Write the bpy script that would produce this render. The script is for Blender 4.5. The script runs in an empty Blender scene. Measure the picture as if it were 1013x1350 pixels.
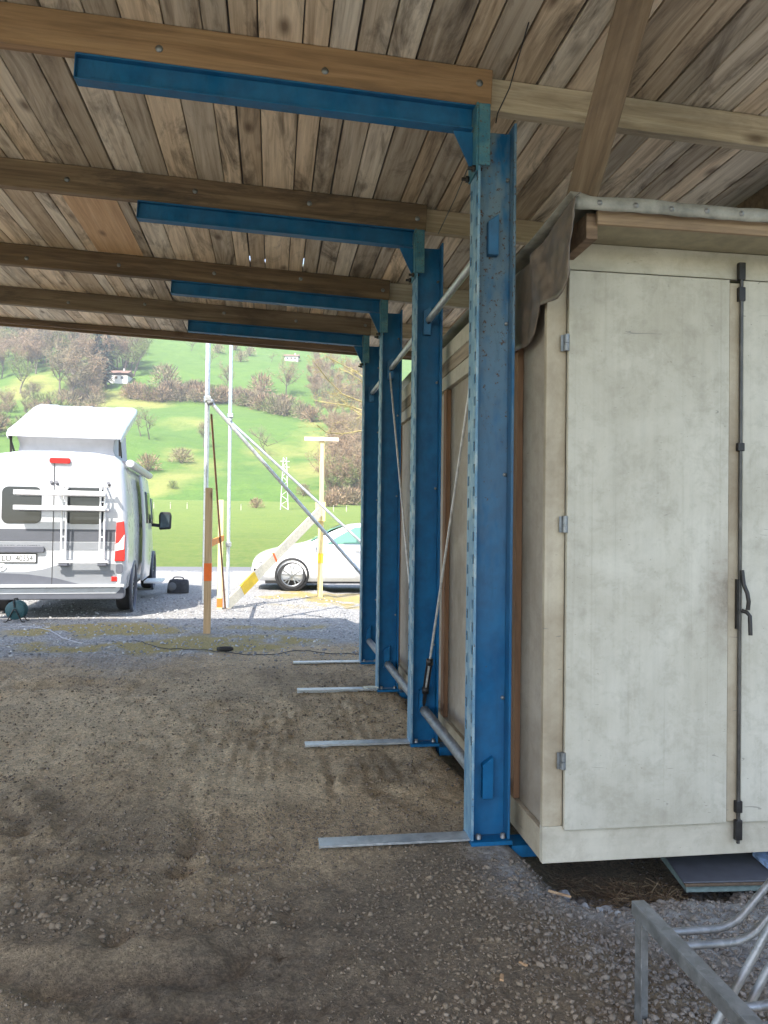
import bpy, bmesh, math, random
import numpy as np
from mathutils import Vector, Matrix, Quaternion
SC = bpy.context.scene
COL = SC.collection
rad = math.radians
random.seed(7)
NR = np.random.default_rng(11)

# ------------------------------------------------------------------ camera
CAM_H, FPX = 1.4, 1014.0
yaw, pit, rol = rad(8.2), rad(0.75), rad(0.7)
_f = Vector((math.sin(yaw)*math.cos(pit), math.cos(yaw)*math.cos(pit), math.sin(pit)))
_r = Vector((math.cos(yaw), -math.sin(yaw), 0))
_u = _r.cross(_f)
CR = math.cos(rol)*_r + math.sin(rol)*_u
CU = math.cos(rol)*_u - math.sin(rol)*_r
cam_d = bpy.data.cameras.new('camera')
cam = bpy.data.objects.new('camera', cam_d); COL.objects.link(cam)
m = Matrix((CR, CU, -_f)).transposed().to_4x4(); m.translation = (0, 0, CAM_H)
cam.matrix_world = m
cam_d.sensor_fit = 'VERTICAL'; cam_d.sensor_height = 36; cam_d.lens = 36*FPX/1350
cam_d.clip_start = 0.05; cam_d.clip_end = 4000
SC.camera = cam

# ------------------------------------------------------------------ world, sun, exposure
SUN_TO = Vector((0.70, 1.0, -1.60)).normalized()
w = bpy.data.worlds.new('World'); SC.world = w; w.use_nodes = True
nt = w.node_tree; bg = nt.nodes['Background']
sky = nt.nodes.new('ShaderNodeTexSky'); sky.sky_type = 'NISHITA'; sky.sun_disc = False
sky.sun_elevation = math.asin(-SUN_TO.z); sky.sun_rotation = math.atan2(-SUN_TO.x, -SUN_TO.y)
sky.air_density = 1.0; sky.dust_density = 1.5
nt.links.new(sky.outputs[0], bg.inputs[0]); bg.inputs[1].default_value = 0.15
sd = bpy.data.lights.new('sun', 'SUN'); sd.energy = 3.1; sd.angle = rad(0.5); sd.color = (1, 0.95, 0.87)
so = bpy.data.objects.new('sun', sd); COL.objects.link(so); so.rotation_euler = SUN_TO.to_track_quat('-Z', 'Y').to_euler()
SC.view_settings.view_transform = 'Standard'; SC.view_settings.look = 'None'
SC.view_settings.gamma = 1; SC.view_settings.use_curve_mapping = False
SC.view_settings.exposure = 1.9
SC.cycles.max_bounces = 8; SC.cycles.diffuse_bounces = 6

# ------------------------------------------------------------------ helpers
def ray(u, v):
    return _f + CR*((u-506.5)/FPX) - CU*((v-675)/FPX)
def onY(u, v, Y):
    d = ray(u, v); return Vector((0, 0, CAM_H)) + d*(Y/d.y)
def onX(u, v, X):
    d = ray(u, v); return Vector((0, 0, CAM_H)) + d*(X/d.x)
def onZ(u, v, Z=0.0):
    d = ray(u, v); return Vector((0, 0, CAM_H)) + d*((Z-CAM_H)/d.z)

def tag(o, label=None, cat=None, group=None, kind=None):
    if label: o['label'] = label
    if cat: o['category'] = cat
    if group: o['group'] = group
    if kind: o['kind'] = kind
    return o
def empty(name, loc, label, cat, group=None, rot=(0, 0, 0)):
    o = bpy.data.objects.new(name, None); COL.objects.link(o)
    o.location = loc; o.rotation_euler = rot; o.empty_display_size = .2
    return tag(o, label, cat, group)
def kids(o): return [c for c in bpy.data.objects if c.parent == o]
def copy_tree(o, parent=None):
    c = o.copy(); COL.objects.link(c); c.parent = parent
    for ch in kids(o): copy_tree(ch, c)
    return c

class MB:
    """collects shapes into one mesh; rnd is a per-face random value for material variation"""
    def __init__(s): s.v = []; s.f = []; s.m = []; s.sm = []; s.r = []; s.rnd = 0.0; s.mi = 0
    def add(s, vs, fs, smooth=False):
        n = len(s.v); s.v += [tuple(v) for v in vs]
        for f in fs:
            s.f.append([i+n for i in f]); s.m.append(s.mi); s.sm.append(smooth); s.r.append(s.rnd)
    def box(s, lo, hi, M=None):
        x0, y0, z0 = lo; x1, y1, z1 = hi
        vs = [Vector(p) for p in ((x0,y0,z0),(x1,y0,z0),(x1,y1,z0),(x0,y1,z0),(x0,y0,z1),(x1,y0,z1),(x1,y1,z1),(x0,y1,z1))]
        if M: vs = [M @ v for v in vs]
        s.add(vs, [(0,3,2,1),(4,5,6,7),(0,1,5,4),(1,2,6,5),(2,3,7,6),(3,0,4,7)])
    def bar(s, p0, p1, w, h, up=(0,0,1)):
        p0, p1 = Vector(p0), Vector(p1); d = (p1-p0); L = d.length; d.normalize()
        a = Vector(up).cross(d)
        if a.length < 1e-4: a = Vector((1,0,0)).cross(d)
        a.normalize(); b = d.cross(a)
        M = Matrix((d, a, b)).transposed().to_4x4(); M.translation = p0
        s.box((0,-w/2,-h/2), (L,w/2,h/2), M)
    def tube(s, pts, r, n=10, cap=True, radii=None):
        pts = [Vector(p) for p in pts]; rings = []; prev = None
        for i, p in enumerate(pts):
            t = (pts[min(i+1,len(pts)-1)] - pts[max(i-1,0)]).normalized()
            if prev is None:
                a = t.cross(Vector((0,0,1)));
                if a.length < .05: a = t.cross(Vector((1,0,0)))
            else: a = prev - t*prev.dot(t)
            a.normalize(); prev = a; b = t.cross(a)
            rr = radii[i] if radii else r
            rings.append([p + (a*math.cos(2*math.pi*k/n) + b*math.sin(2*math.pi*k/n))*rr for k in range(n)])
        vs = [q for rg in rings for q in rg]; fs = []
        for i in range(len(pts)-1):
            for k in range(n):
                k2 = (k+1) % n; fs.append((i*n+k, i*n+k2, (i+1)*n+k2, (i+1)*n+k))
        s.add(vs, fs, True)
        if cap:
            s.add(rings[0], [tuple(range(n))[::-1]]); s.add(rings[-1], [tuple(range(n))])
    def prism(s, poly, d, M=None):
        """poly: 3-D points of one face, extruded by vector d"""
        a = [Vector(p) for p in poly]; b = [p+Vector(d) for p in a]; n = len(a)
        vs = a+b
        if M: vs = [M @ v for v in vs]
        fs = [tuple(range(n))[::-1], tuple(range(n, 2*n))] + [(i,(i+1)%n,n+(i+1)%n,n+i) for i in range(n)]
        s.add(vs, fs)
    def lathe(s, prof, c, axis='y', n=32, smooth=True):
        vs = []; c = Vector(c)
        for r, h in prof:
            for k in range(n):
                a = 2*math.pi*k/n; x, z = r*math.cos(a), r*math.sin(a)
                vs.append(c + (Vector((x,h,z)) if axis=='y' else Vector((h,x,z)) if axis=='x' else Vector((x,z,h))))
        fs = []
        for i in range(len(prof)-1):
            for k in range(n):
                k2=(k+1)%n; fs.append((i*n+k, (i+1)*n+k, (i+1)*n+k2, i*n+k2))
        s.add(vs, fs, smooth)
    def grid(s, P, smooth=True):
        nr, nc = len(P), len(P[0])
        s.add([p for r in P for p in r], [(i*nc+j, i*nc+j+1, (i+1)*nc+j+1, (i+1)*nc+j) for i in range(nr-1) for j in range(nc-1)], smooth)
    def build(s, name, mats, parent=None, bevel=0, solid=0, seg=2, loc=None, recalc=True):
        me = bpy.data.meshes.new(name); me.from_pydata(s.v, [], s.f)
        for mm in (mats if isinstance(mats, (list, tuple)) else [mats]): me.materials.append(mm)
        me.polygons.foreach_set('material_index', s.m); me.polygons.foreach_set('use_smooth', s.sm)
        at = me.attributes.new('rnd', 'FLOAT', 'FACE'); at.data.foreach_set('value', s.r)
        if recalc:
            b = bmesh.new(); b.from_mesh(me); bmesh.ops.recalc_face_normals(b, faces=b.faces); b.to_mesh(me); b.free()
        me.update()
        o = bpy.data.objects.new(name, me); COL.objects.link(o)
        if parent: o.parent = parent
        if loc: o.location = loc
        if solid:
            q = o.modifiers.new('thick', 'SOLIDIFY'); q.thickness = solid; q.offset = 0
        if bevel:
            q = o.modifiers.new('edge', 'BEVEL'); q.width = bevel; q.segments = seg; q.limit_method = 'ANGLE'; q.angle_limit = rad(40)
        return o

def set_origin(o, loc):
    loc = Vector(loc); o.data.transform(Matrix.Translation(-loc)); o.location = loc; return o

def text_mesh(name, txt, size, mat, parent, loc, rot, sx=1.0, align='LEFT'):
    cu = bpy.data.curves.new(name, 'FONT'); cu.body = txt; cu.size = size; cu.extrude = .0015; cu.align_x = align
    t = bpy.data.objects.new(name, cu); COL.objects.link(t)
    dg = bpy.context.evaluated_depsgraph_get(); me = bpy.data.meshes.new_from_object(t.evaluated_get(dg))
    bpy.data.objects.remove(t); bpy.data.curves.remove(cu)
    o = bpy.data.objects.new(name, me); COL.objects.link(o); me.materials.clear(); me.materials.append(mat)
    o.parent = parent; o.location = loc; o.rotation_euler = rot; o.scale = (sx, 1, 1)
    return o

# value noise (numpy) for terrain
_P = NR.random((256, 256))
def vnoise(x, y):
    x = np.asarray(x, float); y = np.asarray(y, float)
    xi = np.floor(x).astype(int); yi = np.floor(y).astype(int); fx = x-xi; fy = y-yi
    fx = fx*fx*(3-2*fx); fy = fy*fy*(3-2*fy)
    g = lambda a, b: _P[a & 255, b & 255]
    return (g(xi,yi)*(1-fx)+g(xi+1,yi)*fx)*(1-fy) + (g(xi,yi+1)*(1-fx)+g(xi+1,yi+1)*fx)*fy - .5
def fbm(x, y, o=4):
    t = 0; a = 1.0
    for i in range(o): t = t + a*vnoise(x*2**i+17*i, y*2**i+31*i); a *= .5
    return t
def sst(a, b, x):
    t = np.clip((np.asarray(x, float)-a)/(b-a), 0, 1); return t*t*(3-2*t)

# ------------------------------------------------------------------ materials
class N:
    def __init__(s, name):
        s.m = bpy.data.materials.new(name); s.m.use_nodes = True; s.t = s.m.node_tree
        s.b = s.t.nodes['Principled BSDF']
    def n(s, typ, **k):
        q = s.t.nodes.new('ShaderNode'+typ)
        for a, b in k.items(): setattr(q, a, b)
        return q
    def l(s, a, b): s.t.links.new(a, b)
    def coord(s, kind='Object', scale=(1,1,1), loc=None):
        c = s.n('TexCoord'); mp = s.n('Mapping'); s.l(c.outputs[kind], mp.inputs[0]); mp.inputs['Scale'].default_value = scale
        if loc is not None:
            vm = s.n('CombineXYZ')
            for i in range(3): s.l(loc, vm.inputs[i])
            s.l(vm.outputs[0], mp.inputs['Location'])
        return mp.outputs[0]
    def noise(s, vec, scale, detail=4, rough=.55, dist=0):
        q = s.n('TexNoise'); q.inputs['Scale'].default_value = scale; q.inputs['Detail'].default_value = detail
        q.inputs['Roughness'].default_value = rough; q.inputs['Distortion'].default_value = dist
        if vec is not None: s.l(vec, q.inputs['Vector'])
        return q.outputs['Fac']
    def vor(s, vec, scale, rnd=1):
        q = s.n('TexVoronoi'); q.inputs['Scale'].default_value = scale; q.inputs['Randomness'].default_value = rnd
        s.l(vec, q.inputs['Vector']); return q.outputs
    def ramp(s, fac, stops, interp='LINEAR'):
        q = s.n('ValToRGB'); q.color_ramp.interpolation = interp; e = q.color_ramp.elements
        while len(e) < len(stops): e.new(.5)
        for el, (p, c) in zip(e, stops):
            el.position = p; el.color = (*c, 1) if isinstance(c, (tuple, list)) else (c, c, c, 1)
        s.l(fac, q.inputs[0]); return q.outputs[0]
    def mix(s, fac, a, b, blend='MIX'):
        q = s.n('Mix', data_type='RGBA', blend_type=blend)
        for inp, v in ((q.inputs[0], fac), (q.inputs[6], a), (q.inputs[7], b)):
            if isinstance(v, (int, float)): inp.default_value = v
            elif isinstance(v, (tuple, list)): inp.default_value = (*v, 1)
            else: s.l(v, inp)
        return q.outputs[2]
    def math(s, op, a, b=0.0):
        q = s.n('Math', operation=op)
        for i, v in enumerate((a, b)):
            if isinstance(v, (int, float)): q.inputs[i].default_value = v
            else: s.l(v, q.inputs[i])
        return q.outputs[0]
    def attr(s, name): q = s.n('Attribute', attribute_name=name); return q
    def bump(s, h, strength=.3, dist=.01):
        q = s.n('Bump'); q.inputs['Strength'].default_value = strength; q.inputs['Distance'].default_value = dist
        s.l(h, q.inputs['Height']); s.l(q.outputs[0], s.b.inputs['Normal'])
    def set(s, base=None, rough=None, metal=None, **k):
        for nm, v in (('Base Color', base), ('Roughness', rough), ('Metallic', metal), *k.items()):
            if v is None: continue
            i = s.b.inputs[nm]
            if isinstance(v, (tuple, list)): i.default_value = (*v, 1)
            elif isinstance(v, (int, float)): i.default_value = v
            else: s.l(v, i)
        return s.m

def wood(name, axis, c_dark, c_mid, c_lite, stain=.5, var=.5, knots=True, rough=.8):
    M = N(name); r = M.attr('rnd').outputs['Fac']
    off = M.math('MULTIPLY', r, 37.0)
    long, cross = 1.3, 26.0
    sc = [cross]*3; sc['xyz'.index(axis)] = long
    v = M.coord(scale=sc, loc=off)
    g = M.noise(v, 1.0, 5, .65, .6)
    sc2 = [75.0]*3; sc2['xyz'.index(axis)] = 2.0
    g2 = M.noise(M.coord(scale=sc2, loc=off), 1.0, 3, .6)
    col = M.ramp(g, [(.3, c_dark), (.5, c_mid), (.72, c_lite)])
    col = M.mix(.32, col, M.ramp(g2, [(.3, .5), (.65, 1.05)]), 'MULTIPLY')
    # each board has its own tone
    tone = M.ramp(M.math('FRACT', M.math('MULTIPLY', r, 7.31)), [(0, 1-var), (.5, 1.0), (1, 1+var*.35)])
    col = M.mix(1.0, col, tone, 'MULTIPLY')
    warm = M.ramp(M.math('FRACT', M.math('MULTIPLY', r, 3.77)), [(0, (1.08,.98,.86)), (1, (.95,1,1.06))])
    col = M.mix(1.0, col, warm, 'MULTIPLY')
    sc3 = [5.0]*3; sc3['xyz'.index(axis)] = 1.1
    st = M.ramp(M.noise(M.coord(scale=sc3, loc=off), 1.0, 6, .7, 1.0), [(.5, 0.0), (.68, 1.0)])
    col = M.mix(M.math('MULTIPLY', st, stain), col, (.055,.038,.026))
    if knots:
        sc4 = [5.5]*3; sc4['xyz'.index(axis)] = 2.3
        kd = M.vor(M.coord(scale=sc4, loc=off), 1.0)
        kn = M.ramp(kd['Distance'], [(.05, 1.0), (.13, .45), (.2, 0.0)])
        sel = M.math('GREATER_THAN', M.n('SeparateColor').outputs[0] if False else kd['Color'], .42)
        kf = M.math('MULTIPLY', kn, sel)
        col = M.mix(M.math('MULTIPLY', kf, .75), col, (.07,.035,.018))
    M.bump(M.math('ADD', g2, M.math('MULTIPLY', g, .6)), .35, .004)
    return M.set(col, rough)

def blue_paint():
    M = N('blue_paint'); c = M.coord(); r = M.attr('rnd').outputs['Fac']
    n1 = M.noise(c, 9, 5, .6); n2 = M.noise(M.coord(scale=(1,1,.35)), 6, 4, .6)
    base = M.mix(M.ramp(n1, [(.35,0.0),(.65,1.0)]), (.0006,.072,.185), (.002,.110,.255))
    sx = M.n('SeparateXYZ'); M.l(c, sx.inputs[0]); hz = M.ramp(M.math('MULTIPLY', sx.outputs[2], .3125), [(.25,.12),(.55,.6),(.74,1.0)])
    r = M.math('MULTIPLY', r, hz)
    fade = M.math('MULTIPLY', M.ramp(n2, [(.34,0.0),(.50,1.0)]), r)
    col = M.mix(M.math('MULTIPLY', fade, .62), base, (.20,.25,.25))
    sp = M.noise(c, 48, 6, .75)
    thr = M.math('ADD', sp, M.math('MULTIPLY', M.math('MULTIPLY', n2, r), .26))
    rust = M.ramp(thr, [(.69,0.0),(.74,1.0)])
    col = M.mix(rust, col, M.mix(M.noise(c, 150, 2), (.03,.018,.010), (.13,.065,.03)))
    dk = M.ramp(M.noise(M.coord(scale=(2,2,.5)), 4, 5, .7), [(.55,0.0),(.75,.55)])
    col = M.mix(dk, col, (.006,.028,.06))
    M.bump(sp, .12, .003)
    return M.set(col, M.ramp(n1, [(.3,.42),(.7,.62)]), **{'Specular IOR Level': .22})

def teal_paint():
    M = N('worn_teal_paint'); c = M.coord()
    n = M.noise(c, 14, 5, .65); sp = M.noise(c, 90, 4, .7)
    col = M.mix(M.ramp(n, [(.35,0.0),(.65,1.0)]), (.008,.10,.17), (.075,.19,.22))
    col = M.mix(M.ramp(M.math('ADD', sp, M.math('MULTIPLY', n, .2)), [(.68,0.0),(.74,1.0)]), col, (.06,.03,.016))
    M.bump(sp, .15, .003); return M.set(col, .55)

def galv(name='galvanised_steel', c1=(.36,.38,.39), c2=(.56,.58,.58), rough=.42, metal=.75):
    M = N(name); c = M.coord(); n = M.noise(c, 22, 5, .65); v = M.vor(c, 45)
    col = M.mix(M.ramp(n, [(.3,0.0),(.7,1.0)]), c1, c2)
    bwn = M.n('RGBToBW'); M.l(v['Color'], bwn.inputs[0]); col = M.mix(.25, col, bwn.outputs[0], 'SOFT_LIGHT')
    col = M.mix(M.ramp(M.noise(c, 9, 6, .7), [(.55,0.0),(.75,.6)]), col, (.12,.11,.095))
    M.bump(n, .08, .002)
    return M.set(col, M.ramp(n, [(.3,rough-.08),(.7,rough+.16)]), metal)

def flange_paint():
    M = N('pale_flange_paint'); c = M.coord(); n = M.noise(M.coord(scale=(1,1,.5)), 16, 5, .7); s2 = M.noise(c, 80, 4, .7)  # paler blue than the web, with rust specks
    col = M.ramp(n, [(.3,(.035,.14,.26)),(.52,(.14,.255,.34)),(.72,(.34,.41,.42))])
    col = M.mix(M.ramp(s2, [(.62,0.0),(.68,1.0)]), col, (.08,.045,.025))
    M.bump(s2, .15, .003); return M.set(col, .5)

def simple(name, col, rough=.5, metal=0.0, vary=.12, scale=8, **k):
    M = N(name); n = M.noise(M.coord(), scale, 5, .6)
    a = tuple(max(0, c*(1-vary)) for c in col); b = tuple(min(1, c*(1+vary)) for c in col)
    return M.set(M.mix(M.ramp(n, [(.3,0.0),(.7,1.0)]), a, b), M.ramp(n, [(.3,max(.02,rough-.06)),(.7,min(1,rough+.08))]), metal, **k)

def white_board(name, base, lite, grime, axis='z', hand=False):
    """painted plywood: dull white with grime clouds, scuffs and scratches"""
    M = N(name); r = M.attr('rnd').outputs['Fac']; off = M.math('MULTIPLY', r, 23.0)
    n1 = M.noise(M.coord(loc=off), 2.2, 7, .68, .4); n2 = M.noise(M.coord(loc=off), 11, 6, .72, .3)
    sc = [30.0]*3; sc['xyz'.index(axis)] = 1.6
    n3 = M.noise(M.coord(scale=sc, loc=off), 1, 4, .6)
    col = M.mix(M.ramp(n1, [(.35,0.0),(.65,1.0)]), base, lite)
    col = M.mix(M.math('MULTIPLY', M.ramp(n2, [(.48,0.0),(.72,1.0)]), .42), col, grime)
    col = M.mix(.28, col, M.ramp(n3, [(.3,.72),(.6,1.0)]), 'MULTIPLY')
    sp = M.ramp(M.noise(M.coord(loc=off), 60, 3, .8), [(.70,0.0),(.76,.75)])
    col = M.mix(sp, col, (.10,.085,.06))
    sc5 = M.ramp(M.noise(M.coord(scale=(3,3,16), loc=off), 2.2, 2, .5, 2.5), [(.735,0.0),(.755,.55)])
    col = M.mix(sc5, col, (.13,.13,.12))
    if hand:   # brown hand dirt beside the lock lever
        g = M.n('TexGradient', gradient_type='SPHERICAL')
        c = M.n('TexCoord'); mp = M.n('Mapping'); M.l(c.outputs['Object'], mp.inputs[0])
        mp.inputs['Scale'].default_value = (5.5, 5.5, 3.2); mp.inputs['Location'].default_value = (-.74*5.5, 0, -.97*3.2)
        M.l(mp.outputs[0], g.inputs[0])
        col = M.mix(M.math('MULTIPLY', M.math('MULTIPLY', g.outputs['Fac'], M.ramp(n2, [(.3,.5),(.6,1.0)])), .95), col, (.14,.10,.06))
    if axis == 'z':   # thin run-down streaks
        stv = M.noise(M.coord(scale=(42,42,.55), loc=off), 1, 3, .55)
        col = M.mix(M.math('MULTIPLY', M.ramp(stv, [(.6,0.0),(.78,1.0)]), .30), col, grime)
    M.bump(M.math('ADD', n3, n2), .12, .004)
    return M.set(col, .62)

W_DECK = wood('deck_boards', 'y', (.36,.28,.20), (.64,.54,.41), (.80,.70,.56), .85, .40)
W_JOIST = wood('joist_timber', 'x', (.17,.10,.05), (.26,.155,.08), (.33,.21,.115), .3, .2)
W_JOISTD = wood('stained_joist_timber', 'x', (.09,.060,.036), (.165,.115,.070), (.25,.185,.118), .95, .2)
W_JOISTP = wood('pale_joist_timber', 'x', (.33,.26,.185), (.46,.38,.28), (.57,.49,.385), .45, .2)
W_BRACE = wood('strut_timber', 'x', (.10,.064,.038), (.175,.115,.070), (.25,.175,.112), .6, .15)
W_NEW = wood('new_board', 'y', (.42,.27,.15), (.52,.34,.19), (.60,.42,.26), .08, .1)
W_EDGE = wood('edge_batten_timber', 'x', (.09,.065,.045), (.16,.115,.08), (.24,.18,.125), .5, .2)
W_RED = wood('reddish_post_timber', 'z', (.20,.10,.05), (.29,.155,.08), (.37,.21,.11), .35, .2)
W_STAKE = wood('stake_timber', 'z', (.40,.28,.16), (.54,.40,.25), (.64,.50,.34), .1, .12)
W_YEL = wood('yellow_painted_timber', 'z', (.62,.52,.24), (.72,.62,.32), (.80,.71,.42), .06, .1, False)
W_PALE = wood('pale_plank_timber', 'x', (.66,.58,.42), (.76,.68,.52), (.84,.77,.62), .04, .1, False)
W_GREY = wood('weathered_grey_boards', 'y', (.19,.155,.115), (.29,.245,.185), (.40,.35,.27), .5, .3)
BLUE = blue_paint(); TEAL = teal_paint(); GALV = galv(); FLANGE = flange_paint()
GALV_D = galv('dull_galvanised_steel', (.17,.18,.185), (.30,.31,.315), .45, .7)
PIPE = galv('bright_galvanised_tube', (.5,.52,.54), (.72,.74,.75), .35, .6)
STEEL_D = simple('dark_steel', (.035,.032,.03), .45, .6, .3, 30)
STEEL_W = simple('worn_steel_rod', (.55,.55,.53), .45, .5, .25, 25)
BLACK = simple('black_rubber', (.018,.018,.019), .75)
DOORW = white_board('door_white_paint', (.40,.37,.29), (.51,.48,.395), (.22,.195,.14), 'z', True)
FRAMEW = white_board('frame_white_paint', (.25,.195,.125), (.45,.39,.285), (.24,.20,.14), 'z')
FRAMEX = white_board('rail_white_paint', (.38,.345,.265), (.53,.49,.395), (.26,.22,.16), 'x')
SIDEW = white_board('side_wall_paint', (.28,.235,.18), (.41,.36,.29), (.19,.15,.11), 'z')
SOFFIT = simple('soffit_plywood', (.26,.225,.14), .7, 0, .25, 12)
FELT = simple('brown_roofing_felt', (.115,.088,.066), .36, 0, .45, 22)
SHEET = simple('pale_roofing_sheet', (.225,.215,.18), .5, 0, .4, 14)
FIBRE = simple('fibre_cement_sheet', (.16,.16,.16), .85, 0, .2, 5)

# ------------------------------------------------------------------ ground (one yard sheet with dirt, gravel, ruts)
def ground_h(x, y):
    x = np.asarray(x, float); y = np.asarray(y, float)
    near = 1-sst(7.5, 10.5, y)
    z = .030*fbm(x*1.3, y*1.1, 3)*(0.35+.65*near) + .014*fbm(x*6, y*6, 3)*(.3+.7*near)
    cl = np.clip(.5+1.3*fbm(x*.9+4, y*.9, 3), 0, 1)
    z = z + ((.055*np.abs(fbm(x*5+3, y*5, 3)) + .03*np.abs(fbm(x*17, y*17, 3)))*cl - .02*cl)*(.2+.8*near) + .010*np.abs(fbm(x*31, y*31, 3))*near
    z = z + .045*np.abs(fbm(x*2.3+11, y*1.9+3, 3))*near - .012*near
    def rut(x0, y0, x1, y1, wd, dp, lip=.5):
        dx, dy = x1-x0, y1-y0; L2 = dx*dx+dy*dy; t = np.clip(((x-x0)*dx+(y-y0)*dy)/L2, 0, 1)
        wob = .09*fbm(x*2.7+x0*9, y*2.7, 3) + .035*fbm(x*11, y*11, 2)
        nx, ny = -dy/math.sqrt(L2), dx/math.sqrt(L2)
        d = np.hypot(x-x0-t*dx+nx*wob, y-y0-t*dy+ny*wob) + .02*fbm(x*14, y*14, 2)
        k = np.clip(.75 + 1.5*fbm(x*3.1+y0*7, y*3.1, 3), .0, 1.3)*.85
        return k*(-dp*np.exp(-(d/wd)**2) + dp*lip*np.exp(-((d-2*wd)/wd)**2))
    z = z + rut(-.46,5.0,-.33,3.25,.045,.026) + rut(-.33,3.25,-.52,2.75,.06,.026) + rut(-.33,3.25,.02,3.3,.05,.02)
    z = z + rut(-1.35,3.35,-.35,3.2,.05,.035) + rut(-1.9,4.4,-1.35,4.1,.10,.04) + rut(-1.35,4.1,-1.15,3.75,.05,.03)
    z = z + rut(.30,5.1,.36,4.0,.03,.03) + rut(.05,5.7,.5,5.9,.06,.03) + rut(.6,4.1,.8,3.7,.06,.03)
    z = z + rut(-2.6,6.7,-1.25,7.0,.10,.05) + rut(-1.25,7.0,-1.0,6.95,.06,.04) + rut(-.9,6.3,.5,6.5,.12,.02)
    z = z + rut(-.6,2.5,.2,2.6,.08,.03) + rut(-1.2,2.75,-.4,2.35,.06,.03)
    tr = (np.exp(-((x+.08)/.26)**4)*sst(3.3,3.7,y)*(1-sst(5.2,6.2,y)) + np.exp(-((x-.62)/.16)**4)*sst(3.6,3.9,y)*(1-sst(7,8,y)))
    tr = tr*np.clip(.7+1.6*fbm(x*1.6+2, y*1.3, 3), 0, 1)
    z = z + tr*(.011*np.sin(y*2*np.pi/.075 + 5*fbm(x*2.5, y*2.5, 3)) + .004*np.sin(x*2*np.pi/.085 + 4*fbm(x*2, y*2, 2)))
    low = sst(1.02, 1.30, x + .10*fbm(x*4, y*4, 3))*sst(2.75, 3.15, y + .1*fbm(x*5, y*5, 2))
    z = z - .20*low - .05*sst(.95,1.25,x)*sst(2.0,2.6,y)*(1-low)
    z = z*(1-.7*sst(9, 12, y)) - .012 - .016*near
    for py in (3.355, 4.845, 6.41, 7.66):
        k = sst(.02, .22, x)*(1-sst(1.0, 1.1, x))*np.exp(-((y-py)/.13)**4); z = z*(1-k) + k*(-.004+.3*z)
    return z
def ground_mix(x, y):
    grav = sst(7.6, 9.3, y + 1.1*fbm(x*.7, y*.7, 3) - .10*(x+.5))
    grav = np.maximum(grav, .8*sst(.55, 1.3, x + .35*fbm(x*2, y*2, 3) - .5*sst(3.0, 2.2, y))*(1-sst(3.2, 4, y)))
    b = lambda cx, cy, rx, ry: np.exp(-(((x-cx)/rx)**2+((y-cy)/ry)**2))
    straw = b(-2.3,10.2,1.0,.55)+ .9*b(-1.2,8.8,1.1,.3)+.7*b(-.4,9.3,.8,.4)+.5*b(.2,10.3,.9,.3)+.9*b(1.0,14.3,1.2,1.4)+.5*b(-3.4,9.2,.8,.3)
    straw = np.clip(1.35*straw*(.6+1.6*fbm(x*2.3, y*2.3, 4)), 0, 1)
    dry = np.clip(b(-1.1,5.6,1.6,1.3)*1.0 + b(-.1,6.6,.9,.7)*.6 + b(-.2,4.4,.4,.9)*.5 + .9*fbm(x*1.9, y*1.9, 5) - .5*sst(3.4, 2.4, y), 0, 1)
    dark_earth_shade = np.clip(sst(3.9, 2.2, y)*.85 + 1.1*fbm(x*1.3+9, y*1.3, 5) + .35*fbm(x*6, y*6, 3) + .7*b(.4,2.6,.8,.6) + .5*b(.6,4.0,.25,.6) + .5*b(-1.5,4.1,.5,.3), 0, 1)  # dark earth in patches, denser towards the camera
    grav = np.maximum(grav, np.maximum(sst(2.3, 3.2, x), sst(1.5, .6, y)))  # pale gravel added out of view to bounce light onto the ceiling
    dark_earth_shade = np.clip(dark_earth_shade + 1.2*sst(1.0, 1.25, x)*sst(2.85, 3.1, y)*(1-sst(7, 8, y)), 0, 1); grav = grav*(1-.9*sst(1.0, 1.2, x)*sst(2.9, 3.1, y)*(1-sst(7, 8, y)))  # shade under the shed painted into the ground mask
    return grav, straw, dry, dark_earth_shade
gx = np.concatenate([np.arange(-14,-5,.12), np.arange(-5,-2.6,.05), np.arange(-2.6,2.4,.019), np.arange(2.4,6,.12), np.arange(6,16,.4)])
gy = [-8.0]
while gy[-1] < 21.6: gy.append(gy[-1] + (.3 if gy[-1] < 1.4 else .015+.0105*max(0, gy[-1]-2)))
gy = np.array(gy)
GX, GY = np.meshgrid(gx, gy); GZ = ground_h(GX, GY)
nv = GX.size; me = bpy.data.meshes.new('ground')
idx = np.arange(nv).reshape(GX.shape)
quads = np.stack([idx[:-1,:-1], idx[:-1,1:], idx[1:,1:], idx[1:,:-1]], -1).reshape(-1, 4)
me.from_pydata(np.stack([GX, GY, GZ], -1).reshape(-1, 3).tolist(), [], quads.tolist())
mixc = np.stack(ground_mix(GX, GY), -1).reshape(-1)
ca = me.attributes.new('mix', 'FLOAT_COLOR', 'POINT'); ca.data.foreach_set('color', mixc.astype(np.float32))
me.polygons.foreach_set('use_smooth', [True]*len(me.polygons))
M = N('yard_earth_and_gravel'); a = M.attr('mix'); sep = M.n('SeparateColor'); M.l(a.outputs['Color'], sep.inputs[0])
c = M.coord()
n_f = M.noise(c, 55, 6, .75); n_m = M.noise(c, 9, 6, .7, .4); n_c = M.noise(c, 170, 4, .8)
dirt = M.mix(M.ramp(n_m, [(.3,0.0),(.7,1.0)]), (.52,.375,.215), (.78,.59,.36))
dirt = M.mix(sep.outputs[2], dirt, (.84,.655,.41))
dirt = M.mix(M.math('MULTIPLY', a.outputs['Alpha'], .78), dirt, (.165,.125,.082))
n_k = M.noise(c, 24, 5, .75, .5); vk = M.vor(c, 95)
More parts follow.
